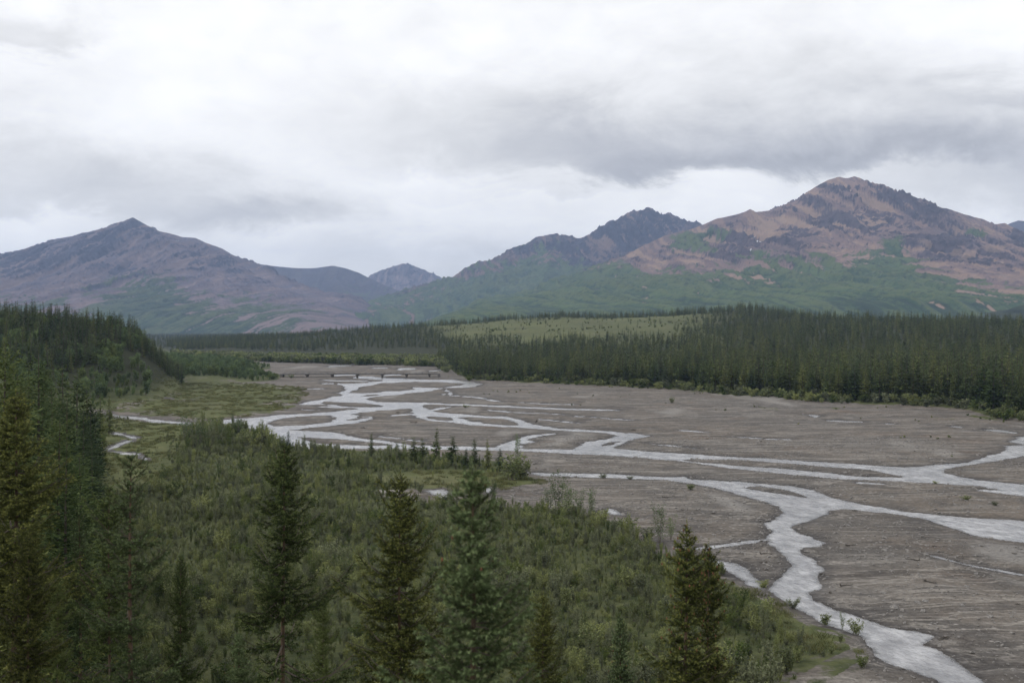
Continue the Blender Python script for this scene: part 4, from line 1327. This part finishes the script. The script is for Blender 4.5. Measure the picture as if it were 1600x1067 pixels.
# --- brush on the near flat and the slope below
wx_, wy_ = jitter_grid(-140, 60, 44, 330, 0.8, g_rng)
wa = azpx(wx_, wy_)
kw = (wa > -120) & (wa < 1420)
kw &= g_rng.random(len(wx_)) < np.interp(wy_, [44, 110, 180, 300], [0.96, 0.85, 0.60, 0.40])
wx_, wy_ = wx_[kw], wy_[kw]
wsd = poly_sd(wx_, wy_, VEG_FRONT, 60) + 2.0 * fbm(wx_ / 9, wy_ / 12, 3, 950)
wtr = water_sd(wx_, wy_)
mdf = np.minimum.reduce([poly_sd(wx_, wy_, MEAD_FRONT, 60), poly_sd(wx_, wy_, MEAD_STRIP, 60)])
bnk = poly_sd(wx_, wy_, BANK_RIGHT, 60)
kk_ = (wsd < -0.8) & (wtr > 0.9) & ((mdf > 0) | (g_rng.random(len(wx_)) < 0.16)) & ((bnk > 0.5) | (g_rng.random(len(wx_)) < 0.12))
kk_ &= fbm(wx_ / 6, wy_ / 8, 2, 955) > -0.85
wx_, wy_, mdf, bnk = wx_[kk_], wy_[kk_], mdf[kk_], bnk[kk_]
wpx, wpy = to_px(wx_, wy_, np.zeros(len(wx_)))
size = np.clip(g_rng.lognormal(-1.06, 0.42, len(wx_)), 0.17, 1.1) * (1 + 0.55 * fbm(wx_ / 11, wy_ / 13, 2, 957))
tallzone = sst(wpx, 240, 300) * sst(-wpx, -480, -430) * sst(wpy, 664, 676) * sst(-wpy, -712, -700)
size = size * (1 + 0.8 * tallzone) * np.where(mdf < 0, 0.45, 1.0) * np.where(bnk < 0.5, 0.5, 1.0)
size = np.clip(size, 0.16, 2.0)
slim = np.where(g_rng.random(len(size)) < 0.3, 0.55, g_rng.uniform(0.85, 1.15, len(size)))
scatter('willow_brush', np.stack([wx_, wy_, z_of(wx_, wy_) - 0.04], 1), np.stack([size * slim, size * slim, size * np.where(slim < 0.8, 1.5, 1.0)], 1), bush_one, 'dense grey green willow brush filling the near river flat', 'brush', 5)

# --- sedge and grass
tx, ty = jitter_grid(-170, 60, 70, 470, 1.25, g_rng)
ta = azpx(tx, ty)
tm = np.minimum.reduce([poly_sd(tx, ty, p, 60) for p in (MEAD_LEFT, MEAD_FRONT, MEAD_STRIP, BANK_RIGHT)])
tn = fbm(tx / 8, ty / 12, 3, 960)
kt = (tm < 0.5) & (ta > -40) & (ta < 1450) & (water_sd(tx, ty) > 0.6) & (tn > -0.15) & (g_rng.random(len(tx)) < np.interp(ty, [70, 200, 470], [0.9, 0.6, 0.4]))
tx, ty = tx[kt], ty[kt]
ts = g_rng.uniform(0.6, 1.5, len(tx))
scatter('sedge_grass', np.stack([tx, ty, z_of(tx, ty) - 0.02], 1), np.repeat(ts[:, None], 3, 1) * np.array([[1.4, 1.4, 1.0]]), tufts, 'yellowish sedge and grass on the open river flats', 'grass', 6)


# ------------------------------------------------------------------ single trees
def place_tree(name, meshes, loc, s, rz, label, group=None, cat='tree', lean=(0, 0)):
    """a tree: an Empty at the foot with its parts"""
    e = bpy.data.objects.new(name, None)
    e.empty_display_size = 0.3
    e.location = loc
    e.rotation_euler = (lean[0], lean[1], rz)
    e.scale = s if isinstance(s, tuple) else (s, s, s)
    COL.objects.link(e)
    tag(e, label, cat, group)
    for nm, me in meshes:
        if me is None:
            continue
        c = bpy.data.objects.new(nm, me)
        c.parent = e
        COL.objects.link(c)
        if nm == 'cones':
            c['kind'] = 'stuff'
    return e


def hero(h, rmax, seed, mat, **kw):
    tr, cr, br, co = spruce_hero(h, rmax, seed, mat, **kw)
    return h, [('trunk', tr), ('branches', br), ('crown', cr), ('cones', co)]


HERO = {
    'blue': hero(5.2, 0.66, 21, M_needleblue, dens=1.1, shape=0.62, cones=0.12, gap=0.25, nl=0.026),
    'full': hero(9.0, 1.5, 22, M_needle, dens=1.0, shape=0.62, gap=0.25, nl=0.026),
    'thin': hero(6.5, 0.72, 23, M_needleblue, dens=0.85, shape=0.6, gap=0.35, nl=0.024),
    'olive': hero(8.0, 1.2, 24, M_needleolive, dens=1.0, shape=0.6, gap=0.2, nl=0.026),
    'column': hero(6.0, 0.55, 25, M_needleolive, dens=1.25, shape=0.42, cones=0.7, gap=0.18, nl=0.024),
}


def hero_at(kind, px, ytop, dist, width, rz, label, name='spruce_tree'):
    """stands on the slope so that its tip comes to the traced height"""
    h, parts = HERO[kind]
    x, y, ztop = (float(v) for v in at_depth(px, ytop, dist))
    zb = float(z_of(x, y)[0]) - 0.1
    s = (ztop - zb) / (h + 0.15)
    w_ = min(s * width * 1.06, 1.8)
    place_tree(name, parts, (x, y, zb), (w_, w_, s), rz, label)


hero_at('blue', 735, 720, 7.0, 1.0, 0.4, 'blurred bluish spruce with reddish cones, closest to the middle of the view')
hero_at('full', 440, 690, 17.0, 0.92, 1.1, 'full dark green spruce, tallest of those standing below the river bend')
hero_at('olive', 625, 738, 15.5, 0.85, 2.0, 'olive green spruce just behind the blurred bluish spruce')
hero_at('thin', 205, 702, 11.5, 0.9, 2.7, 'thin spruce with a bare orange trunk showing through its branches')
hero_at('column', 1068, 816, 13.0, 0.95, 0.3, 'dense columnar spruce with rusty cones beside the brush at the river bank')
hero_at('column', 1108, 846, 13.4, 0.80, 1.9, 'shorter rusty spruce touching the columnar spruce by the river bank')
hero_at('olive', 18, 612, 24.0, 1.05, 0.8, 'big olive spruce cut by the picture edge under the wooded hill')
hero_at('full', 172, 756, 23.0, 0.66, 2.9, 'slim dark spruce directly behind the thin orange trunked spruce')
hero_at('thin', 122, 792, 25.0, 0.8, 0.2, 'narrow dark ragged spruce between the olive spruces and the thin spruce')
hero_at('full', 280, 866, 24.0, 0.55, 0.9, 'small pointed spruce standing low between thin and full spruces')
hero_at('olive', 42, 834, 11.0, 0.85, 1.6, 'leafy olive spruce top in the bottom corner under the big olive spruce')
hero_at('olive', 850, 925, 13.5, 0.8, 2.4, 'low olive spruce top just beside the blurred bluish spruce')
hero_at('blue', 372, 985, 14.0, 0.9, 1.3, 'low bluish spruce top beside the foot of the full spruce')
hero_at('full', 90, 900, 17.0, 0.7, 2.2, 'shadowed green spruce in the bottom corner among olive tops')
hero_at('blue', 968, 958, 30.0, 0.7, 0.6, 'tiny pale spruce tip in the brush between low olive and columnar spruces')
hero_at('full', 505, 930, 21.0, 0.6, 2.0, 'short green spruce half hidden behind the full spruce')


def mid_at(i, px, ytop, dist, label, group=None, wide=1.0, rz=None, base_z=None):
    x, y, ztop = (float(v) for v in at_depth(px, ytop, dist))
    zb = float(z_of(x, y)[0]) - 0.05
    s = max(ztop - zb, 1.0) / 10.0
    tr, cr = fine_trees[i % 4] if dist < 140 else mid_trees[i % len(mid_trees)]
    place_tree('spruce_tree', [('trunk', tr), ('crown', cr)], (x, y, zb), (s * wide, s * wide, s), random.random() * 6.28 if rz is None else rz, label, group)


fine_trees = [spruce_mid(10.0, [1.0, 1.2, 0.85, 1.1][i], 540 + i, [M_fardark, M_needle, M_needle, M_far][i], whorls=80, per=11, nq=7, sw=0.16, sl=0.62, ragged=0.45) for i in range(4)]
# left slope, from the picture edge to the stream
LEFT = [(6, 538, 62), (55, 553, 78), (32, 585, 70), (80, 600, 92), (108, 618, 88), (92, 655, 66), (60, 660, 52), (128, 640, 120), (40, 690, 44), (104, 690, 60), (140, 665, 135), (72, 720, 48),
        (150, 640, 170), (160, 655, 190), (118, 585, 150), (20, 560, 95), (98, 570, 160), (135, 600, 185), (-5, 650, 40), (12, 740, 36), (84, 765, 40), (58, 800, 34), (146, 690, 100), (124, 710, 75),
        (70, 575, 130), (45, 562, 140), (112, 640, 74), (156, 610, 230), (170, 618, 245), (28, 640, 50), (66, 620, 85), (88, 625, 110), (140, 628, 150)]
LEFT_LABEL = {0: 'tall dark spruce at the picture edge behind the big olive spruce, highest on the slope', 1: 'tall dark spruce just inside the tallest one at the picture edge',
              2: 'spruce directly above the tip of the big olive spruce', 4: 'dark slim spruce halfway between the picture edge and the side stream', 12: 'spruce nearest the side stream at the foot of the slope',
              27: 'small spruce among poplars above the start of the side stream', 28: 'smallest spruce by the thicket above the side stream', 18: 'spruce cut by the picture edge below the big olive spruce tip'}
for j, (px, yt, dd) in enumerate(LEFT):
    if j in (6, 8, 11, 19, 20, 21, 29, 26):      # leave gaps between the spires
        continue
    lb = LEFT_LABEL.get(j, 'dark spruce on the bushy slope below the wooded hill')
    mid_at([3, 0, 3, 2, 0, 1][j % 6], px, yt, dd, lb, 'spruces on the slope below the wooded hill', wide=0.82 + 0.12 * (j % 3))
# small spruces on the river flat
FLAT = [(682, 668, 728, 'tallest dark slim spruce of the row on the river flat'), (580, 676, 722, 'slim spruce standing alone where the brush meets the near channel'),
        (708, 681, 730, 'bushy green spruce just right of the tallest slim spruce on the flat'), (646, 682, 727, 'broad spruce just left of the tallest slim spruce on the flat'),
        (742, 685, 731, 'spruce on the flat directly above the blurred bluish spruce tip'), (762, 686, 735, 'ragged spruce on the flat beside the right end of the row'),
        (545, 702, 742, 'stubby dark spruce on the grassy strip in front of the row'), (782, 700, 738, 'short spruce at the right end of the row on the flat'),
        (620, 690, 722, 'faint slim spruce on the flat beside the broad spruce'), (660, 684, 724, 'thin pale spruce between the broad and the tallest spruce on the flat'),
        (450, 672, 712, 'spruce tip at the river bend above the full spruce'), (420, 680, 702, 'tiny spruce on the bank at the river bend'),
        (528, 708, 736, 'small spruce in brush left of the stubby dark spruce'), (728, 700, 734, 'low spruce half hidden behind the blurred bluish spruce tip')]
for j, (px, yt, yb, lb) in enumerate(FLAT):
    dd = CAM_H * FPX / (yb - HORIZON)
    mid_at([0, 3, 1, 1, 3, 0][j % 6], px, yt, dd, lb, 'small spruces on the river flat', wide=[1.0, 1.0, 1.5, 1.5, 1.2][j % 5])
# front rank of the far forest
for j, i in enumerate(front_ix):
    tr, cr = mid_trees[[0, 2, 3, 4, 0, 2, 5][j % 7]]
    s = fh[i] / 10.0
    side = fpx[i]
    lb = ('slim spruce in the front rank of the forest by the bridge end' if side < 900 else
          'tall spruce in the front rank of the forest below the rounded summit' if side < 1300 else
          'tall olive spruce in the front rank of the forest at the picture edge')
    gp = ('front spruces by the bridge end' if side < 900 else 'front spruces below the rounded summit' if side < 1300 else 'front spruces at the picture edge')
    place_tree('spruce_tree', [('trunk', tr), ('crown', cr)], (fx[i], fy[i], float(z_of(fx[i], fy[i])[0]) - 0.1), (s * 1.15, s * 1.15, s), random.random() * 6.28, lb, gp)

# ------------------------------------------------------------------ single shrubs
def shrub_at(kind, i, px, yb, hpx, label, name, wide=1.0):
    x, y = (float(v) for v in on_ground(px, yb))
    hh = hpx * y / FPX
    src, h0 = (poplars, 5.0) if kind == 'poplar' else (bushes, 2.0)
    st, lv = src[i % len(src)]
    s = hh / h0
    place_tree(name, [('stems', st), ('leaves', lv)], (x, y, float(z_of(x, y)[0]) - 0.03), (s * wide, s * wide, s), random.random() * 6.28, label, cat='shrub')


SHRUBS = [
    ('poplar', 872, 800, 66, 'tall leggy poplar sapling at the edge of the gravel bar', 'poplar_sapling', 0.9),
    ('poplar', 890, 806, 58, 'poplar sapling just beside the tallest leggy one at the gravel bar', 'poplar_sapling', 0.9),
    ('poplar', 925, 812, 52, 'slender poplar sapling beside the white pool in the gravel', 'poplar_sapling', 0.8),
    ('poplar', 1030, 850, 64, 'lone airy poplar sapling above the columnar rusty spruce', 'poplar_sapling', 0.8),
    ('poplar', 1048, 846, 40, 'smaller sapling leaning beside the lone airy poplar', 'poplar_sapling', 0.9),
    ('willow', 800, 752, 42, 'round green willow shrub at the end of the grassy strip', 'willow_shrub', 1.4),
    ('willow', 818, 750, 30, 'low willow shrub by the channel at the strip end', 'willow_shrub', 1.4),
    ('poplar', 808, 740, 64, 'bare topped thin sapling rising over the near channel', 'poplar_sapling', 0.5),
    ('willow', 1050, 631, 10, 'lone round bush out on the wide gravel plain', 'willow_shrub', 1.3),
    ('poplar', 1190, 985, 48, 'blue green leafy sapling on the bank under the river bend', 'poplar_sapling', 0.9),
    ('poplar', 1316, 985, 32, 'upright leafy sapling at the tip of the grassy bank', 'poplar_sapling', 0.7),
    ('willow', 1338, 992, 24, 'low willow bush leaning over the near channel', 'willow_shrub', 1.4),
    ('willow', 1192, 916, 14, 'grass topped clump standing in the backwater', 'willow_shrub', 2.0),
    ('willow', 1345, 1048, 22, 'small willow clump on the bare gravel below the bank', 'willow_shrub', 1.2),
    ('willow', 943, 748, 7, 'flat green clump on the gravel by the middle channel', 'willow_shrub', 3.0),
    ('willow', 1080, 768, 9, 'green clump on the gravel beside the fork of the near channel', 'willow_shrub', 2.6),
    ('willow', 985, 750, 6, 'small clump on the gravel edge of the middle channel', 'willow_shrub', 2.6),
    ('willow', 728, 638, 5, 'tiny green clump between the far river threads', 'willow_shrub', 3.0),
    ('willow', 455, 592, 6, 'dark bush at the near end of the bridge', 'willow_shrub', 2.4),
    ('willow', 425, 594, 9, 'wide dark bush beside the bridge approach', 'willow_shrub', 3.0),
    ('poplar', 290, 690, 44, 'tall pale shrub where the brush meets the side stream', 'poplar_sapling', 1.4),
    ('poplar', 340, 690, 40, 'tall pale shrub on the brushy bank of the left channel', 'poplar_sapling', 1.4),
    ('poplar', 372, 686, 36, 'pale shrub touching the wide pool of the left channel', 'poplar_sapling', 1.4),
    ('poplar', 310, 700, 42, 'broad pale shrub in front of the brushy bank', 'poplar_sapling', 1.6),
    ('willow', 1462, 757, 5, 'dark tuft near the water on the right gravel bar', 'willow_shrub', 2.6),
    ('willow', 1510, 785, 8, 'low dark tuft in the middle of the right gravel bar', 'willow_shrub', 2.2),
    ('willow', 1555, 793, 7, 'low tuft on the gravel bar near the picture edge', 'willow_shrub', 2.2),
]
SHRUBS += [
    ('poplar', 858, 802, 40, 'short bushy sapling to the river side of the leggy poplars', 'poplar_sapling', 1.2),
    ('poplar', 905, 808, 44, 'middle sapling of the clump between the leggy poplar and the white pool', 'poplar_sapling', 1.1),
    ('willow', 880, 812, 26, 'wide willow bush at the foot of the leggy poplars', 'willow_shrub', 1.5),
    ('willow', 940, 822, 24, 'wide willow bush under the white pool', 'willow_shrub', 1.6),
    ('willow', 985, 838, 26, 'willow bush between the white pool and the lone airy poplar', 'willow_shrub', 1.6),
    ('willow', 1010, 850, 24, 'willow bush at the foot of the lone airy poplar', 'willow_shrub', 1.6),
    ('willow', 1290, 975, 18, 'low willow tuft on the grassy bank before its tip', 'willow_shrub', 1.6),
    ('willow', 1240, 950, 16, 'low green tuft at the water edge of the grassy bank', 'willow_shrub', 1.8),
]
for j, (kd, px, yb, hp, lb, nm, wd) in enumerate(SHRUBS):
    shrub_at(kd, j, px, yb, hp, lb, nm, wd)


# ------------------------------------------------------------------ bridge
def box(t, c, s, mat=0):
    cx, cy, cz = c
    sx, sy, sz = s[0] / 2, s[1] / 2, s[2] / 2
    V = [(cx + i * sx, cy + j * sy, cz + k * sz) for i in (-1, 1) for j in (-1, 1) for k in (-1, 1)]
    F = [(0, 1, 3), (0, 3, 2), (4, 6, 7), (4, 7, 5), (0, 4, 5), (0, 5, 1), (2, 3, 7), (2, 7, 6), (0, 2, 6), (0, 6, 4), (1, 5, 7), (1, 7, 3)]
    t.add(V, F, mat)


def bridge():
    x0, y0 = (float(v) for v in on_ground(443, 590.5))
    x1, y1 = (float(v) for v in on_ground(684, 590.0))
    ln = math.hypot(x1 - x0, y1 - y0)
    e = bpy.data.objects.new('road_bridge', None)
    e.location = (x0, y0, 0)
    e.rotation_euler = (0, 0, math.atan2(y1 - y0, x1 - x0))
    link(e)
    tag(e, 'long low dark road bridge on short piers across the braided river', 'bridge')

    def part(name, fn, mat, parent=e, loc=(0, 0, 0)):
        t = Tris()
        fn(t)
        o = bpy.data.objects.new(name, t.mesh(name, [mat]))
        o.location = loc
        o.parent = parent
        COL.objects.link(o)
        return o
    top = 2.0
    part('deck', lambda t: (box(t, (ln / 2, 0, top - 0.12), (ln, 5.2, 0.26)), box(t, (ln / 2, -1.9, top - 0.27), (ln, 0.3, 0.16)), box(t, (ln / 2, 1.9, top - 0.27), (ln, 0.3, 0.16))), M_steel)
    for sy in (-2.5, 2.5):
        def rail(t, sy=sy):
            box(t, (ln / 2, sy, top + 0.62), (ln, 0.06, 0.07))
            for q in range(int(ln / 3) + 1):
                box(t, (0.1 + q * 3.0, sy * 0.99, top + 0.27), (0.12, 0.12, 0.54))
        part('guard_rail', rail, M_steel)
    for px in (480, 519, 558, 597, 635, 671):
        q = (px - 443) / (684 - 443) * ln

        def pier(t):
            for k in (-1.7, 0.0, 1.7):
                t.tube([(0, k, -0.8), (0, k, 1.2)], 0.36, 8)
        p = part('pier', pier, M_conc, loc=(q, 0, 0))
        part('pier_cap', lambda t: box(t, (0, 0, 1.38), (1.2, 4.9, 0.42)), M_conc, p)
    for q in (-0.6, ln + 0.6):
        part('abutment', lambda t: box(t, (0, 0, 0.5), (1.2, 6.0, 3.0)), M_conc, loc=(q, 0, 0))


bridge()


# ------------------------------------------------------------------ driftwood and boulders
def log_mesh(seed, mat, roots=True):
    rg = np.random.default_rng(seed)
    t = Tris()
    k = np.linspace(0, 1, 7)
    pts = np.stack([k * 3.0 - 1.5, 0.18 * np.sin(k * 4 + seed), 0.14 + 0.10 * np.sin(k * 3)], 1)
    t.tube(pts, 0.15 - 0.09 * k, 7)
    if roots:
        for i in range(8):
            a = rg.random() * 6.28
            tip = np.array([-1.5 - rg.uniform(0.05, 0.45), math.cos(a) * rg.uniform(0.25, 0.6), 0.18 + abs(math.sin(a)) * rg.uniform(0.2, 0.7)])
            mid = pts[0] * 0.5 + tip * 0.5 + rg.normal(0, 0.05, 3)
            t.tube([pts[0], mid, tip], [0.09, 0.06, 0.02], 5)
    for i in range(5):
        b = pts[rg.integers(2, 7)]
        tip = b + np.array([rg.uniform(0.1, 0.6), rg.normal(0, 0.4), rg.uniform(0.1, 0.6)])
        t.tube([b, (b + tip) / 2 + rg.normal(0, 0.04, 3), tip], [0.045, 0.03, 0.012], 4)
    return t.mesh('driftwood_log', [mat])


def debris_mesh(seed):
    """a heap of caught branches"""
    rg = np.random.default_rng(seed)
    t = Tris()
    for i in range(16):
        a = rg.random() * 3.14
        L = rg.uniform(0.5, 1.5)
        c = np.array([rg.normal(0, 0.5), rg.normal(0, 0.25), rg.uniform(0.03, 0.35)])
        dv = np.array([math.cos(a), math.sin(a) * 0.6, rg.normal(0, 0.22)]) * L / 2
        t.tube([c - dv, c + rg.normal(0, 0.05, 3), c + dv], [0.05, 0.04, 0.015], 4)
    return t.mesh('driftwood_pile', [M_drift])


logs = [log_mesh(1, M_drift), log_mesh(2, M_drift), log_mesh(3, M_driftpale, False)]
heaps = [debris_mesh(11), debris_mesh(12), debris_mesh(13)]
DRIFT = [
    (0, 1197, 868, 0.1, 1.6, 'dark driftwood log lying on the spit above the river bend'), (1, 1192, 882, 0.4, 1.1, 'short driftwood log on the small spit by the narrow channel'),
    (3, 1190, 846, 0.0, 1.0, 'driftwood pile where the thin side stream meets the channel'), (4, 1284, 898, 0.5, 1.2, 'driftwood pile at the waterline opposite the spit'),
    (0, 1322, 918, 0.2, 1.3, 'branchy driftwood snag on the bar beside the narrow channel'), (5, 1298, 929, 0.9, 0.9, 'small dark driftwood heap on the gravel by the channel bend'),
    (3, 1475, 1000, 0.3, 1.5, 'large driftwood heap at the tip of the near gravel bar'), (1, 1330, 855, -0.2, 1.6, 'long half buried log on the bar above the snag'),
    (5, 1308, 849, 0.0, 1.0, 'driftwood pile at the side pool of the narrow channel'), (0, 1425, 878, 0.15, 1.5, 'dark log in the middle of the large gravel bar'),
    (4, 1335, 800, 0.0, 1.5, 'long dark driftwood heap at the head of the large gravel bar'), (3, 1300, 802, 0.3, 0.8, 'small driftwood heap where the channel forks'),
    (1, 1455, 917, -0.3, 1.3, 'curved half buried log low on the large gravel bar'), (2, 1170, 786, 0.8, 1.1, 'bleached pale log on the gravel beside the channel fork'),
    (4, 1460, 856, 0.2, 0.9, 'dark driftwood lump on the large bar toward the picture edge'), (5, 1535, 858, 0.1, 0.8, 'little driftwood lump below the broad channel at the edge'),
    (2, 1353, 756, 0.1, 1.3, 'pale log lying in the puddle between the two broad channels'), (0, 1590, 728, 0.2, 1.3, 'dark log on the bar at the picture edge above the channel'),
    (3, 990, 674, 0.0, 1.3, 'dark driftwood heap above the zigzag elbow of the river'), (1, 1150, 717, 0.1, 1.3, 'dark log on the thin island in the broad channel'),
    (5, 885, 716, 0.0, 0.9, 'small driftwood heap between the near channel and the main river'), (0, 838, 660, 0.7, 1.2, 'dark snag at the river edge above the long diagonal channel'),
    (4, 1105, 688, 0.1, 1.0, 'driftwood heap out on the gravel plain above the main river'), (3, 963, 740, 0.2, 1.0, 'driftwood heap on the bank of the middle channel'),
    (5, 1115, 806, 0.1, 1.1, 'driftwood heap in the middle of the rough gravel bar'), (4, 1040, 781, 0.1, 1.2, 'driftwood heap on the rough gravel bar near the clumps'),
    (1, 1070, 800, 0.2, 1.2, 'dark log on the rough gravel bar beside a driftwood heap'), (3, 1140, 812, 0.3, 1.0, 'driftwood heap near the channel on the rough gravel bar'),
    (2, 1000, 762, -0.1, 1.2, 'pale weathered log on the rough gravel bar behind the saplings'), (5, 622, 646, 0.0, 1.2, 'dark driftwood lump on the bar by the far river pool'),
    (4, 485, 668, 0.0, 1.0, 'driftwood lump on the long bar near the river bend'), (3, 568, 671, 0.2, 1.1, 'driftwood lump in the middle of the long gravel bar'),
    (1, 645, 662, 0.1, 1.2, 'dark log on the long gravel bar below the far pool'), (5, 1262, 788, 0.0, 0.8, 'tiny snag standing in the water at the channel fork'),
    (4, 1585, 870, 0.1, 1.0, 'dark driftwood lump at the picture edge on the large bar'), (3, 1590, 950, 0.4, 1.0, 'driftwood lump at the lower picture edge of the large bar'),
]
for (k, px, py, rz, sc_, lb) in DRIFT:
    me = logs[k] if k < 3 else heaps[k - 3]
    x, y = (float(v) for v in on_ground(px, py))
    o = bpy.data.objects.new('driftwood_log' if k < 3 else 'driftwood_pile', me)
    far_boost = 1.0 if y < 180 else min(1.9, y / 160.0)
    o.location = (x, y, float(z_of(x, y)[0]) - 0.02)
    o.rotation_euler = (0, 0, rz + random.uniform(-0.9, 0.9) + (math.pi if random.random() < 0.4 else 0))
    kq = random.uniform(0.75, 1.15)
    o.scale = (sc_ * far_boost * 0.30 * kq, sc_ * far_boost * 0.42 * kq, sc_ * far_boost * 0.36 * kq)
    link(o)
    tag(o, lb, 'driftwood', 'driftwood stranded on the gravel')

# loose stones on the gravel: far too many to count
def stone_mesh(seed):
    rg = np.random.default_rng(seed)
    import bmesh
    bm = bmesh.new()
    bmesh.ops.create_icosphere(bm, subdivisions=1, radius=0.5)
    for v in bm.verts:
        v.co = Vector((v.co.x * 1.2, v.co.y * 0.9, v.co.z * 0.6)) * (0.8 + 0.4 * rg.random())
    me = bpy.data.meshes.new('stone')
    bm.to_mesh(me)
    bm.free()
    me.materials.append(M_stone)
    return me


stx, sty = jitter_grid(0, 90, 72, 240, 0.75, g_rng)
sta = azpx(stx, sty)
stv = poly_sd(stx, sty, VEG_FRONT, 60)
stn = fbm(stx / 12, sty / 16, 3, 970)
ks = (sta < 1700) & (stv > 0.5) & (stn > -0.25) & (g_rng.random(len(stx)) < 0.85)
stx, sty = stx[ks], sty[ks]
wsd_ = water_sd(stx, sty)
kw = (wsd_ > -0.3) | ((wsd_ > -1.6) & (g_rng.random(len(stx)) < 0.18))
stx, sty = stx[kw], sty[kw]
sts = np.clip(g_rng.lognormal(-1.85, 0.55, len(stx)), 0.05, 0.8)
scatter('river_gravel', np.stack([stx, sty, z_of(stx, sty) + 0.02], 1), np.repeat(sts[:, None], 3, 1), [stone_mesh(i) for i in range(4)], 'loose grey stones strewn over the gravel bars', 'gravel', 8, lean=0.3)

# ------------------------------------------------------------------ air
hz_mat = bpy.data.materials.new('valley_haze')
hz_mat.use_nodes = True
ht = NT(hz_mat.node_tree)
pv = ht.n('ShaderNodeVolumePrincipled', inp={'Color': (0.48, 0.65, 1.0, 1.0), 'Density': 7.2e-5, 'Anisotropy': 0.0})
ho = ht.n('ShaderNodeOutputMaterial')
ht.link(pv.outputs[0], ho.inputs['Volume'])
tb = Tris()
box(tb, (0, 5150, 370), (24500, 10500, 744))
hz_ob = link(bpy.data.objects.new('haze', tb.mesh('haze', [hz_mat])))
tag(hz_ob, 'thin bluish haze filling the whole valley', 'haze', kind='stuff')
